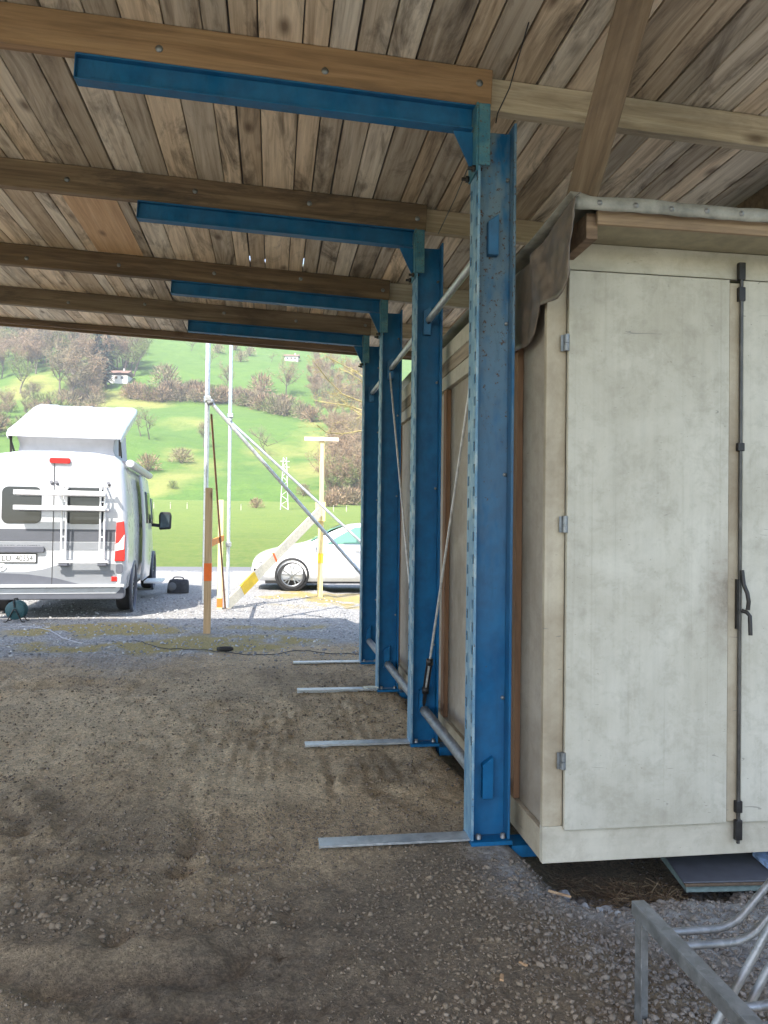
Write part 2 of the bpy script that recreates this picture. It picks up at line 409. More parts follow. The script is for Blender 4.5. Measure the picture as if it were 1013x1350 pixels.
dirt = M.mix(.8, dirt, M.ramp(n_f, [(.32,.42),(.6,1.2)]), 'MULTIPLY')
dirt = M.mix(.65, dirt, M.ramp(n_k, [(.34,.5),(.56,1.15)]), 'MULTIPLY')
dirt = M.mix(.5, dirt, M.ramp(vk['Distance'], [(.15,1.15),(.6,.55)]), 'MULTIPLY')
vg = M.vor(c, 34); vg2 = M.vor(c, 75)
grv = M.mix(M.ramp(vg['Color'], [(0,.0),(1,1.0)]), (.30,.30,.30), (.62,.61,.59))
grv = M.mix(.8, grv, M.ramp(vg['Distance'], [(.2,1.05),(.75,.5)]), 'MULTIPLY')
grv = M.mix(M.ramp(n_m, [(.45,0.0),(.75,.5)]), grv, (.17,.145,.105))
col = M.mix(M.math('MULTIPLY', M.ramp(M.math('ADD', sep.outputs[0], M.math('SUBTRACT', n_f, .5)), [(.25,0.0),(.75,1.0)]), .95), dirt, grv)
stw = M.mix(M.ramp(n_f, [(.35,0.0),(.65,1.0)]), (.24,.225,.055), (.54,.37,.13))
col = M.mix(M.ramp(M.math('MULTIPLY', sep.outputs[1], M.math('ADD', n_c, .6)), [(.12,0.0),(.5,.9)]), col, stw)
hh = M.math('ADD', M.math('ADD', M.math('ADD', n_f, M.math('MULTIPLY', n_k, .8)), M.math('MULTIPLY', n_c, .45)), M.math('MULTIPLY', M.math('MULTIPLY', vg['Distance'], sep.outputs[0]), -.8))
M.bump(hh, 1.0, .03)
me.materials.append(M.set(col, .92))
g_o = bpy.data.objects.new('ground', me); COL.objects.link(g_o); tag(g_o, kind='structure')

# loose stones: one uncountable mass
def stones():
    bm = bmesh.new(); bmesh.ops.create_icosphere(bm, subdivisions=1, radius=1); bv = np.array([v.co[:] for v in bm.verts]); bf = np.array([[v.index for v in f.verts] for f in bm.faces]); bm.free()
    pts = []
    def sc(n, x0, x1, y0, y1, s0, s1, fn=None):
        x = NR.uniform(x0, x1, n); y = y0+(y1-y0)*NR.random(n)**1.3; s = s0*(s1/s0)**(NR.random(n)**2.2)
        if fn is not None:
            k = NR.random(n) < fn(x, y); x, y, s = x[k], y[k], s[k]
        pts.append(np.stack([x, y, s], -1))
    sc(9000, -1.2, 1.9, 2.0, 3.6, .0035, .011, lambda x, y: np.clip(.35+1.9*fbm(x*1.6, y*1.6, 3), 0, 1))
    sc(9500, .5, 2.3, 1.9, 3.2, .0045, .0145, lambda x, y: sst(.45, 1.2, x+.3*fbm(x*3, y*3, 2)))
    sc(5500, -2.6, 1.2, 3.4, 8.0, .005, .016, lambda x, y: .35+1.2*fbm(x*1.5, y*1.5, 3))
    sc(16000, -1.5, 1.1, 2.0, 3.9, .003, .008, lambda x, y: np.clip(.5+1.8*fbm(x*1.1+5, y*1.1, 3), 0, 1))
    sc(9000, -2.6, 1.1, 3.6, 8.2, .004, .010)
    sc(300, 1.12, 2.2, 2.88, 3.2, .010, .026)
    sc(3600, -4.8, 1.2, 8.2, 14.5, .009, .024)
    sc(350, -1.0, .1, 2.75, 3.4, .008, .018)
    p = np.concatenate(pts); n = len(p)
    q = NR.normal(size=(n,4)); q /= np.linalg.norm(q, axis=1)[:,None]
    ww, xx, yy, zz = q.T
    Rm = np.stack([1-2*(yy**2+zz**2),2*(xx*yy-zz*ww),2*(xx*zz+yy*ww),2*(xx*yy+zz*ww),1-2*(xx**2+zz**2),2*(yy*zz-xx*ww),2*(xx*zz-yy*ww),2*(yy*zz+xx*ww),1-2*(xx**2+yy**2)], -1).reshape(n,3,3)
    V = np.broadcast_to(bv, (n,)+bv.shape)*(1+.28*NR.normal(size=(n, len(bv), 1)))*NR.uniform(.5, 1.15, (n,1,3))
    V = np.einsum('nij,nkj->nki', Rm, V)*p[:,None,2:3]*np.array([1,1,.75])
    V[:,:,0] += p[:,0:1]; V[:,:,1] += p[:,1:2]; V[:,:,2] += (ground_h(p[:,0], p[:,1])+p[:,2]*.22)[:,None]
    F = (bf[None]+ (np.arange(n)*len(bv))[:,None,None]).reshape(-1,3)
    me = bpy.data.meshes.new('gravel'); me.vertices.add(n*len(bv)); me.vertices.foreach_set('co', V.reshape(-1))
    me.loops.add(F.size); me.loops.foreach_set('vertex_index', F.reshape(-1)); me.polygons.add(len(F))
    me.polygons.foreach_set('loop_start', np.arange(len(F))*3); me.polygons.foreach_set('loop_total', np.full(len(F), 3))
    me.update(calc_edges=True); me.validate()
    at = me.attributes.new('rnd', 'FLOAT', 'FACE'); at.data.foreach_set('value', np.repeat(NR.random(n)*(1-.45*sst(.5,1.2,p[:,0])*(1-sst(6,8,p[:,1])))*(1-.75*sst(1.0,1.15,p[:,0])*sst(3.02,3.14,p[:,1])*(1-sst(6,8,p[:,1]))), len(bf)).astype(np.float32))  # stones below the shed darkened, its shade put into their colour
    bt = me.attributes.new('far', 'FLOAT', 'FACE'); bt.data.foreach_set('value', np.repeat(np.clip(sst(6.5,9,p[:,1])+.34*sst(.7,1.3,p[:,0]), 0, 1), len(bf)).astype(np.float32))
    M = N('loose_stone'); r = M.attr('rnd').outputs['Fac']; fr = M.attr('far').outputs['Fac']
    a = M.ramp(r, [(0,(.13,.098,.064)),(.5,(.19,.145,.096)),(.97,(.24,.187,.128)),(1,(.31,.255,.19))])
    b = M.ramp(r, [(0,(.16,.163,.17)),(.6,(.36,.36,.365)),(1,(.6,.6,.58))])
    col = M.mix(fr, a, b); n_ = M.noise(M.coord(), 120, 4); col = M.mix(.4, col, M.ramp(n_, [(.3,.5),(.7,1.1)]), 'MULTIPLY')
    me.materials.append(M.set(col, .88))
    o = bpy.data.objects.new('gravel', me); COL.objects.link(o)
    tag(o, 'loose gravel and small stones strewn over the dirt yard', 'gravel', kind='stuff')
stones()

# ------------------------------------------------------------------ road, field, hillside
def terr(x, y):
    x = np.asarray(x, float); y = np.asarray(y, float)
    z = np.interp(y, [0,24,80,150,185,300,345,420,560,800,1000], [-.03,-.03,.8,3.4,5.8,44,52,82,142,262,340])
    k = sst(150, 260, y)
    z = z + k*(7*fbm(x/95., y/80., 3) + 1.2*fbm(x/22., y/22., 2)) - k*.05*(x+20)*sst(0, -120, x)*-.6
    z = z + sst(30, 90, y)*.35*fbm(x/25., y/25., 2)
    return z
def at(u, v, lift=0.0):
    """where the sight line of a pixel meets the terrain"""
    d = ray(u, v); t = 28.0
    while t < 1400:
        p = Vector((0,0,CAM_H)) + d*t
        if float(terr(p.x, p.y)) >= p.z: break
        t *= 1.006
    p.z = float(terr(p.x, p.y)) + lift
    return p
def sheet(name, xs, ys, fn, mat, off=0.0):
    X, Y = np.meshgrid(xs, ys); Z = fn(X, Y)+off; idx = np.arange(X.size).reshape(X.shape)
    q = np.stack([idx[:-1,:-1], idx[:-1,1:], idx[1:,1:], idx[1:,:-1]], -1).reshape(-1, 4)
    me = bpy.data.meshes.new(name); me.from_pydata(np.stack([X,Y,Z],-1).reshape(-1,3).tolist(), [], q.tolist())
    me.polygons.foreach_set('use_smooth', [True]*len(me.polygons)); me.materials.append(mat)
    o = bpy.data.objects.new(name, me); COL.objects.link(o); return tag(o, kind='structure')
M = N('road_asphalt'); n_ = M.noise(M.coord(), 40, 5, .7)
ROADM = M.set(M.ramp(n_, [(.3,(.10,.10,.105)),(.7,(.17,.17,.17))]), .9)
sheet('road', np.array([-90.,-20,-5,5,20,90]), np.array([21.4,22.5,23.7]), lambda x, y: -.012+.0*x, ROADM)
M = N('field_grass'); c = M.coord(); n1 = M.noise(c, .35, 5, .6); n2 = M.noise(M.coord(scale=(1,.45,1)), 3.0, 6, .75); n3 = M.noise(c, 14, 4, .8)
col = M.mix(M.ramp(n1, [(.35,0.0),(.65,1.0)]), (.095,.175,.018), (.145,.215,.025))
col = M.mix(M.ramp(n2, [(.4,0.0),(.68,.8)]), col, (.23,.245,.05))
col = M.mix(.6, col, M.ramp(n3, [(.3,.5),(.65,1.15)]), 'MULTIPLY')
M.bump(M.math('ADD', n2, n3), 1.0, .12); FIELDM = M.set(col, .85)
sheet('field', np.arange(-160, 221, 4.), np.concatenate([np.arange(23.7, 60, 1.0), np.arange(60, 184, 4.), [185.5]]), terr, FIELDM)
M = N('hillside_meadow'); c = M.coord(); n1 = M.noise(M.coord(scale=(1,1,2.5)), .022, 6, .62, .5); n2 = M.noise(c, .16, 6, .7); n3 = M.noise(c, 1.1, 4, .75)
col = M.mix(M.ramp(n2, [(.3,0.0),(.7,1.0)]), (.055,.125,.012), (.095,.170,.018))
pa = M.attr('patch').outputs['Fac']
col = M.mix(M.ramp(M.math('MULTIPLY', pa, M.math('ADD', M.math('MULTIPLY', n2, .9), M.math('MULTIPLY', n1, .5))), [(.22,0.0),(.6,.8)]), col, (.23,.225,.055))
col = M.mix(.5, col, M.ramp(n3, [(.3,.6),(.65,1.1)]), 'MULTIPLY')
M.bump(M.math('ADD', n2, M.math('MULTIPLY', n3, .3)), .6, 1.2); HILLM = M.set(col, .9)
sheet('hillside', np.arange(-420, 561, 7.), np.concatenate([np.arange(185.5, 420, 5.), np.arange(420, 901, 12.)]), terr, HILLM)
ho = bpy.data.objects['hillside']; hv = np.empty(len(ho.data.vertices)*3); ho.data.vertices.foreach_get('co', hv); hv = hv.reshape(-1,3)
pt = np.zeros(len(hv))
for u, v, rx, ry, k in ((150,528,22,9,1),(205,532,14,7,.9),(60,505,14,16,.9),(20,515,12,12,.7),(245,560,12,10,.8),(225,600,8,8,.7),(240,628,10,10,.9),(222,636,7,8,.7),(280,600,10,10,.7),(345,598,8,14,.9),(415,580,7,26,1),(420,620,8,22,1),(410,655,8,14,.7),(205,650,12,6,.6),(100,530,12,8,.7),(330,545,14,10,.5),(450,520,12,30,.6)):
    p = at(u, v); pt += k*np.exp(-(((hv[:,0]-p.x)/rx)**2+((hv[:,1]-p.y)/(ry*1.6))**2))
pt = np.clip(pt*(.7+1.1*fbm(hv[:,0]/14, hv[:,1]/14, 3)), 0, 1)
ho.data.attributes.new('patch', 'FLOAT', 'POINT').data.foreach_set('value', pt.astype(np.float32))
# rest of the plain, to the horizon
M = N('plain_grass'); PLAINM = M.set(M.ramp(M.noise(M.coord(), .05, 5), [(.3,(.08,.12,.03)),(.7,(.14,.16,.05))]), .95)
def ring(name):
    b = MB()
    for x0, x1, y0, y1 in ((-2500,-14,-2500,21.4),(16,2500,-2500,21.4),(-14,16,-2500,-8)):
        b.add([(x0,y0,-.05),(x1,y0,-.05),(x1,y1,-.05),(x0,y1,-.05)], [(0,1,2,3)])
    for x0, x1, y0, y1 in ((-2500,-90,21.4,900),(90,2500,21.4,24)):
        b.add([(x0,y0,-.06),(x1,y0,-.06),(x1,y1,-.06),(x0,y1,-.06)], [(0,1,2,3)])
    b.add([(221,24,-.06),(2500,24,-.06),(2500,900,-.06),(221,900,-.06)], [(0,1,2,3)])
    return tag(b.build(name, PLAINM), kind='structure')
ring('plain')

# ------------------------------------------------------------------ canopy roof of the yard (deck boards, joists)
RS = .04
def zdeck(x): return 3.437 - RS*(x-.95)
roof = empty('canopy_roof', (.95, 0, 3.437), 'weathered board roof on timber joists overhead, covering the dirt yard', 'roof', rot=(0, math.atan(RS), 0))
def RL(x, y, z): return Vector((x-.95, y, z))
b = MB(); x = -7.5; Y0, Y1 = -.55, 8.95
seams = []
while x < 1.84:
    wd = random.choice([.105,.12,.13,.14,.155,.17,.185,.2]); g = random.choice([.004,.006,.007,.009,.011])
    if x > -3 : wd = random.choice([.10,.115,.12,.135,.145,.16,.175,.19])
    cuts = [Y0, random.choice([3.4,4.9,6.42,20]), Y1]; cuts = [c for c in cuts if c <= Y1]
    for y0, y1 in zip(cuts, cuts[1:]):
        b.rnd = random.random(); dz = random.uniform(0, .004); tw = random.uniform(-.0025,.0025)
        if -1.75 < x < -1.55 and y0 < 6.3 and y1 > 5: pass
        b.box((x, y0+.002, dz), (x+wd-g, y1-.002, .024+dz))
    seams.append((x+wd-g/2, g)); x += wd
XE = x
o = b.build('deck', W_DECK, roof, bevel=.0025, seg=1)
b = MB(); b.rnd = .41; b.box((-2.36, 4.94, -.0035), (-2.01, 6.37, -.0005)); b.build('replacement_board', W_NEW, roof)
b = MB()     # fibre cement cover with two open joints that let daylight through
cuts = sorted(a for a, g in sorted((q for q in seams if -.42 < q[0]+.95 < .30), key=lambda q: -q[1])[:3])
ed = [-7.55]+cuts+[XE+.05]
for k in range(len(ed)-1):
    b.box((ed[k]+(.006 if k else 0), Y0-.05, .032), (ed[k+1]-(.006 if k < len(ed)-2 else 0), Y1+.06, .045))
for k, cx in enumerate(cuts):
    y = Y0-.05
    for a0, a1 in (((6.22,6.36),(7.45,7.6)), ((6.26,6.36),), ((6.15,6.36),(7.4,7.6)))[k]:
        b.box((cx-.0055, y, .0325), (cx+.0055, a0, .0445)); y = a1
    b.box((cx-.0055, y, .0325), (cx+.0055, Y1+.055, .0445))
b.build('roof_cover', FIBRE, roof)
PY = [3.355, 4.845, 6.41, 7.66]
jm = [W_JOIST, W_JOISTD, W_JOISTD, W_JOISTD]
for i, y in enumerate(PY):
    b = MB(); b.rnd = .13+.21*i
    b.box((-7.5, y-.03, -.168), (0, y+.03, -.001)); b.build('joist', jm[i], roof, bevel=.004)
    b = MB(); b.rnd = .67+.17*i
    b.box((-.28, y+.033, -.150), (XE-.03, y+.09, -.001)); b.build('joist', W_JOISTP, roof, bevel=.004)
    b = MB()
    for xx in (-2.9,-2.2,-1.45,-.75,-.06):
        b.lathe([(.0,-.007),(.009,-.007),(.011,-.004),(.016,-.002),(.016,.0)], (xx, y-.0305, -.085+random.uniform(-.03,.03)), 'y', 10)
    b.build('joist_bolt', GALV_D, roof)
b = MB(); b.rnd = .3; b.box((-7.5, Y1-.055, -.062), (XE, Y1, -.001)); b.build('edge_batten', W_EDGE, roof, bevel=.003)
b = MB(); b.rnd = .8; b.box((-7.5, Y1+.003, -.085), (XE, Y1+.028, .028)); b.build('fascia_board', W_GREY if False else W_EDGE, roof, bevel=.003)
b = MB(); b.rnd = .55; b.box((XE-.02-0.0, Y0, -.17), (XE+.025, Y1, -.003)); b.build('fascia_board', W_EDGE, roof, bevel=.003)

# ------------------------------------------------------------------ blue cantilever rack columns
XL, XR, TF, FW = .876, 1.052, .011, .066
XC = (XL+XR)/2
col_lab = ['nearest blue steel column, rust speckled and faded near its top, beside the shed corner',
           'second blue steel column from the shed corner, tie rod turnbuckle at its foot',
           'third blue steel column from the shed corner, a crumpled white scrap at its foot',
           'farthest blue steel column, at the sunny end of the row']
def column(i):
    y = PY[i]; top = 3.165
    c = empty('rack_column', (XC, y, 0), col_lab[i], 'steel column', 'blue cantilever rack columns in a row')
    lx = XL-XC; rx = XR-XC
    b = MB(); b.rnd = [.95,.18,.15,.1][i]                  # web + right flange
    b.box((lx+TF, -.004, .01), (rx-TF, .004, top)); b.box((rx-TF, -FW, .01), (rx, FW, top+.02))
    up = b.build('upright', BLUE, c, bevel=.0015, seg=1)
    b = MB(); b.mi = 0                                       # slotted left flange, real slots
    ya = [-FW, -FW+.006, -FW+.034, FW-.034, FW-.006, FW]
    for k in (0, 2, 4): b.box((lx, ya[k], .01), (lx+TF, ya[k+1], top-.02))
    for k, ph in ((1, 0), (3, .05)):
        z = .01
        zz = .42+ph
        while zz < top-.15:
            b.box((lx, ya[k]-.0002, z), (lx+.004, ya[k+1]+.0002, zz)); z = zz+.042; zz += .1
        b.box((lx, ya[k]-.0002, z), (lx+.004, ya[k+1]+.0002, top-.02))
    b.build('slotted_flange', FLANGE, c)
    b = MB(); [b.box((lx+.0045, y0, .35), (lx+.0065, y1, top-.1)) for y0, y1 in ((-FW+.0065,-FW+.0335),(FW-.0335,FW-.0065))]; b.build('slot_shade_strip', STEEL_D, c)  # dark strips added behind the slots to paint their shade
    b = MB(); b.rnd = .3                                     # stiffener tabs on the web
    for z0 in (2.60, .18):
        b.prism([(-.030,-.005,z0),(.018,-.005,z0),(.018,-.005,z0+.185),(-.030,-.005,z0+.150)], (0,-.035,0))
    b.build('web_bracket', BLUE, c, bevel=.002, seg=1)
    b = MB()
    for zz in (2.30, 1.62, .62, 2.95):
        b.lathe([(0,-.012),(.008,-.012),(.009,0)], (rx-TF-.012, -.0045, zz), 'y', 6)
    for xx in (-.05,.06): b.lathe([(0,.02),(.011,.02),(.013,.0)], (xx, -.05, .012), 'z', 6)
    b.build('bolt', GALV_D, c)
    # base beam: left foot lying in the dirt, right end under the shed
    b = MB(); b.rnd = .2
    b.box((lx-.66, -.045, -.10), (lx+.0, .045, -.092)); b.box((lx-.66, -.004, -.092), (lx, .004, .001)); b.box((lx-.66, -.045, .001), (lx+.005, .045, .011))
    b.build('foot_beam', [GALV], c, bevel=.0015, seg=1)
    b = MB(); b.rnd = .2
    b.box((lx-.0, -.075, -.012), (rx+.01, .075, .006)); b.box((rx+.012, -.06, -.075), (rx+.40, .06, -.022))
    b.build('base_beam', BLUE, c, bevel=.002, seg=1)
    # cantilever arm with gusset, clamp plate and bolts, sloping up like the roof
    Ms = Matrix.Rotation(math.atan(RS), 4, 'Y'); zt = zdeck(XC)-.170
    Mt = Matrix.Translation((0, 0, zt)) @ Ms
    xl = -.84-XC
    b = MB(); b.rnd = .12
    b.box((xl, -.003, -.102), (lx-.012, .003, -.008), Mt)
    b.box((xl, -.032, -.008), (lx+.018, .032, 0), Mt); b.box((xl, -.032, -.110), (lx-.012, .032, -.102), Mt)
    b.box((xl-.004, -.030, -.106), (xl, .030, -.004), Mt)
    arm = b.build('arm', BLUE, c, bevel=.0015, seg=1)
    b = MB(); b.rnd = .1; zb = zt-.110
    b.prism([(lx-.10, -.004, zb+.004), (lx-.008, -.004, zb+.001), (lx-.008, -.004, zb-.17), (lx-.016, -.004, zb-.17)], (0, .008, 0))
    b.build('gusset', BLUE, arm)
    b = MB()
    b.box((lx-.010, -.072, zb-.20), (lx-.001, .072, zt-.004)); b.box((lx-.001, -.079, zb-.175), (lx+.050, -.069, zt-.012)); b.box((lx-.001, .069, zb-.175), (lx+.050, .079, zt-.012))
    b.build('clamp_plate', TEAL, arm, bevel=.0015, seg=1)
    b = MB(); zz = zb-.185
    for yy in (-.055, .055):
        b.tube([(lx-.045, yy, zz), (lx+.02, yy, zz)], .008, 8); b.lathe([(0,-.014),(.015,-.014),(.015,0),(0,0)], (lx-.012, yy, zz), 'x', 6)
    b.build('clamp_bolt', STEEL_D, arm)
    return c
cols = [column(i) for i in range(4)]

# bracing between the columns
for i, wh in enumerate(('between the nearest and second blue columns', 'between the second and third blue columns', 'between the third and farthest blue columns')):
    ya, yb = PY[i]-.02 if False else PY[i]+.008, PY[i+1]-.008
    for z, hi, r in ((2.69,'upper',.021), (.213,'lower',.030)):
        t = empty('brace_tube', (XC, (ya+yb)/2, z), '%s grey tube brace %s' % (hi, wh), 'brace', 'galvanised tube braces')
        b = MB(); b.tube([(0, ya+.05-(ya+yb)/2, 0), (0, yb-.05-(ya+yb)/2, 0)], r, 16); b.build('tube', GALV if hi == 'upper' else GALV_D, t)
        for s, yy in ((1, ya), (-1, yb)):
            b = MB(); y0 = yy-(ya+yb)/2
            b.box((-.008, min(y0, y0+s*.08), -.022), (.008, max(y0, y0+s*.08), .022)); b.build('end_lug', STEEL_D, t, bevel=.002)
def tie(p0, p1, label):
    p0, p1 = Vector(p0), Vector(p1); mid = p0.copy(); d = (p1-p0).normalized()
    t = empty('tie_rod', p0, label, 'tie rod', 'diagonal tie rods')
    b = MB(); b.tube([(0,0,0), p1-p0], .0072, 8); b.build('rod', STEEL_W, t)
    b = MB(); q = d*.10; e = d*.33; a = Vector((0,1,0)).cross(d).normalized() if True else None; a = Vector((1,0,0))
    b.tube([q+a*.014, e+a*.014], .006, 6); b.tube([q-a*.014, e-a*.014], .006, 6)
    b.lathe([(0,-.02),(.022,-.02),(.022,.02),(0,.02)], q, 'z', 8); b.lathe([(0,-.02),(.022,-.02),(.022,.02),(0,.02)], e, 'z', 8)
    b.tube([(0,0,-.02), d*.1], .012, 8)
    b.build('turnbuckle', STEEL_D, t)
tie((XC, PY[1]-.03, .26), (XC, PY[0]+.03, 2.66), 'tie rod rising from the foot of the second blue column to the nearest column top')
tie((XC-.01, PY[1]+.03, .26), (XC-.01, PY[2]-.03, 2.66), 'tie rod rising from the foot of the second blue column to the third column top')

# ------------------------------------------------------------------ storage shed with white doors
SX0, SX1, SY0, SY1 = 1.112, 2.76, 3.05, 6.95
shed = empty('storage_shed', (SX0, SY0, 0), 'long storage shed with dirty white double doors and a felt covered roof', 'shed')
def SL(x, y, z): return (x-SX0, y-SY0, z)
def sbox(name, mat, lo, hi, rnd=.3, bevel=.003, parent=None, seg=2):
    b = MB(); b.rnd = rnd; b.box(SL(*lo), SL(*hi)); return b.build(name, mat, parent or shed, bevel=bevel, seg=seg)
T = .03
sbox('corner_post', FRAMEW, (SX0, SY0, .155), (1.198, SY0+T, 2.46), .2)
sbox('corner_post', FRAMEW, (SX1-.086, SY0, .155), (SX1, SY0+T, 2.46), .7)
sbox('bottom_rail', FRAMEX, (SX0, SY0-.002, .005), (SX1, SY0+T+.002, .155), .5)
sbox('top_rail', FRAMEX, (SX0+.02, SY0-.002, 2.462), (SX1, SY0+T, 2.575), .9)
def door(x0, x1, flip, rnd):
    d = bpy.data.objects.new('door', None)
    b = MB(); b.rnd = rnd
    b.box((0, -.022, 0), (x1-x0, .0, 2.305))
    o = b.build('door', DOORW, shed, bevel=.0025); o.location = SL(x0, SY0-.003, .146)
    bpy.data.objects.remove(d)
    xe = x0-.008 if not flip else x1+.008
    for z in (.30-.05, 1.22, 1.97):
        hb = MB(); hb.tube([(0,-.018,0),(0,-.018,.03)], .011, 10); hb.tube([(0,-.018,.032),(0,-.018,.068)], .011, 10)
        hb.box((-.022,-.010,.0), (-.001,-.004,.066))
        h = hb.build('hinge', GALV_D, o); h.location = (xe-x0, -.003, z)
    return o
d1 = door(1.198, 1.914, False, .35); d2 = door(1.978, 2.694, True, .8)
# cover strip and flat beading between the doors
sbox('cover_strip', FRAMEW, (1.9165, SY0-.020, .150), (1.975, SY0-.001, 2.44), .55)
# locking rod
b = MB()
b.bar(SL(1.963, SY0-.032, .06), SL(1.963, SY0-.032, 2.52), .013, .012, (0,1,0)); lock = b.build('lock_rod', [simple('rubbed_steel', (.07,.065,.058), .42, .5, .5, 14)], shed, bevel=.003)
for z, hgt in ((.075,.085), (.19,.05), (1.72,.035), (2.36,.06), (2.45,.075)):
    b = MB(); b.box(SL(1.949, SY0-.040, z), SL(1.979, SY0-.018, z+hgt)); b.build('rod_guide', STEEL_D, lock, bevel=.003)
LZ = -.115
b = MB(); b.box(SL(1.949, SY0-.038, 1.08+LZ), SL(1.957, SY0-.016, 1.29+LZ))
b.tube([SL(1.965, SY0-.045, 1.33+LZ), SL(1.967, SY0-.055, 1.27+LZ), SL(1.975, SY0-.068, 1.235+LZ), SL(1.979, SY0-.072, 1.20+LZ), SL(1.978, SY0-.068, 1.165+LZ)], .0085, 8)
b.tube([SL(1.963, SY0-.05, 1.16+LZ), SL(1.973, SY0-.068, 1.155+LZ), SL(1.982, SY0-.076, 1.14+LZ), SL(1.984, SY0-.078, 1.06+LZ)], .0085, 10)
b.build('lever_handle', STEEL_D, lock)
# left side wall: panel, posts and rails set proud of it
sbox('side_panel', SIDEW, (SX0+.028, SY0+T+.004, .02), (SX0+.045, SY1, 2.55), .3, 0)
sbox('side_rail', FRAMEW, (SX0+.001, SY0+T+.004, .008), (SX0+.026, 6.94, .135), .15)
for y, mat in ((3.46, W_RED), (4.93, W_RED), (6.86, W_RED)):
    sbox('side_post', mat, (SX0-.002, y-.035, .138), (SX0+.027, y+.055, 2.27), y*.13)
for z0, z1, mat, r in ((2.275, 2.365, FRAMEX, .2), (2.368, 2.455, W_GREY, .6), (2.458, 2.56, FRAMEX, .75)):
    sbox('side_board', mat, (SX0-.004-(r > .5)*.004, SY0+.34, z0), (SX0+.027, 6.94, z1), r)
sbox('door_light_block', SIDEW, (1.16, SY0+T+.006, .03), (SX1-.03, SY0+T+.016, 2.46), .4, 0)  # unseen board added to block light showing through the door gaps
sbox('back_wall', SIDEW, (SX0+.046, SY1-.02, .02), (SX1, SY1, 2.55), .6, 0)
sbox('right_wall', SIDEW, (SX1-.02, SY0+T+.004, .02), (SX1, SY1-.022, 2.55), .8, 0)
sbox('floor_panel', W_GREY, (SX0+.03, SY0+.04, -.002), (SX1-.03, SY1-.04, .018), .3, 0)
# roof: soffit board, fascia, curled sheet with screws
sbox('soffit', SOFFIT, (SX0+.12, 2.80, 2.556+.022), (SX1+.1, SY0+.2, 2.590), .3)
sbox('fascia', wood('roof_fascia_timber','x',(.17,.11,.065),(.27,.19,.115),(.36,.27,.17),.3,.1), (SX0+.10, 2.780, 2.550), (SX1+.1, 2.800-.002, 2.604), .4)
sbox('rafter_end', W_BRACE, (SX0+.065, 2.805, 2.50), (SX0+.112, SY0-.004, 2.60), .4)
P = []
XS = np.linspace(1.10, SX1+.14, 46)
for j, xx in enumerate(XS):
    wob = .010*fbm(xx*7., 3.1, 3); sc_ = .007*abs(math.sin((xx-1.18)/.145*math.pi))
    lift = .018*math.exp(-((xx-1.12)/.05)**2)
    row = [(2.757, 2.594-sc_*.6+wob*.4), (2.750, 2.605), (2.748+wob*.3, 2.625+wob), (2.755, 2.641+wob), (2.775, 2.648+wob+lift), (2.83, 2.645+lift), (3.2, 2.642), (7.1, 2.63)]
    P.append([SL(xx, y, z) for y, z in row])
b = MB(); b.grid(P); b.build('roof_sheet', SHEET, shed, solid=.004)
ZN = simple('screw_zinc', (.22,.22,.21), .4, .6)
for xx in np.arange(1.205, SX1, .145):
    zz = 2.618+.006*random.uniform(-1,1); b = MB()
    b.lathe([(0,-.007),(.006,-.006),(.007,-.002),(.011,-.001),(.011,.0)], SL(xx, 2.7465, zz), 'y', 10); b.build('roof_screw', ZN, shed)
# loose felt flap hanging over the left edge
P = []
ns, nt_ = 44, 18
for i in range(ns):
    s = i/(ns-1); yy = 2.72+1.0*s
    drop = np.interp(s, [0,.06,.14,.3,.36,.42,.55,1], [.30,.345,.345,.31,.29,.37,.385,.36])
    top = 2.642-.075*sst(.0,.55,s)
    row = []
    for j in range(nt_):
        t = j/(nt_-1)
        fold = .030*max(0, 1-abs(s-.36-.16*(.5-t))/.09)*(1-.2*t) - .012*max(0, 1-abs(s-.52)/.08)*t
        bulge = .012*t
        xx = 1.10 - bulge - fold + .008*fbm(s*9, t*5, 3) + .008*np.abs(fbm(s*11-t*4, t*3, 2)) - .03*t*max(0, .12-s)/.12*0
        if j == 0: xx += .02
        yk = yy + (.06*t - .02*t*t)*(1-sst(0,.25,s)) + .03*math.sin(t*3)*math.exp(-((s-.40)/.06)**2)
        row.append(SL(xx, yk, top-drop*t+.004*fbm(s*6+3, t*4, 2)))
    P.append(row)
b = MB(); b.grid(P); b.build('felt_flap', FELT, shed, solid=.0025)

# timber strut leaning over the shed roof up to the boards
p0, p1 = onY(748, 330, 3.42), onY(846, -30, 2.72)
dv = (p1-p0)
ob = MB(); ob.rnd = .5; ob.box((0, -.068, -.04), (dv.length+.02, .068, .04))
st = ob.build('timber_strut', W_BRACE, None, bevel=.005)
xax = dv.normalized(); zax = (Vector((-.35,-1,-.2)) - xax*Vector((-.35,-1,-.2)).dot(xax)).normalized(); yax = zax.cross(xax)
mm = Matrix((xax, yax, zax)).transposed().to_4x4(); mm.translation = p0; st.matrix_world = mm
tag(st, 'brown timber strut leaning from behind the shed roof edge up to the board ceiling', 'strut')

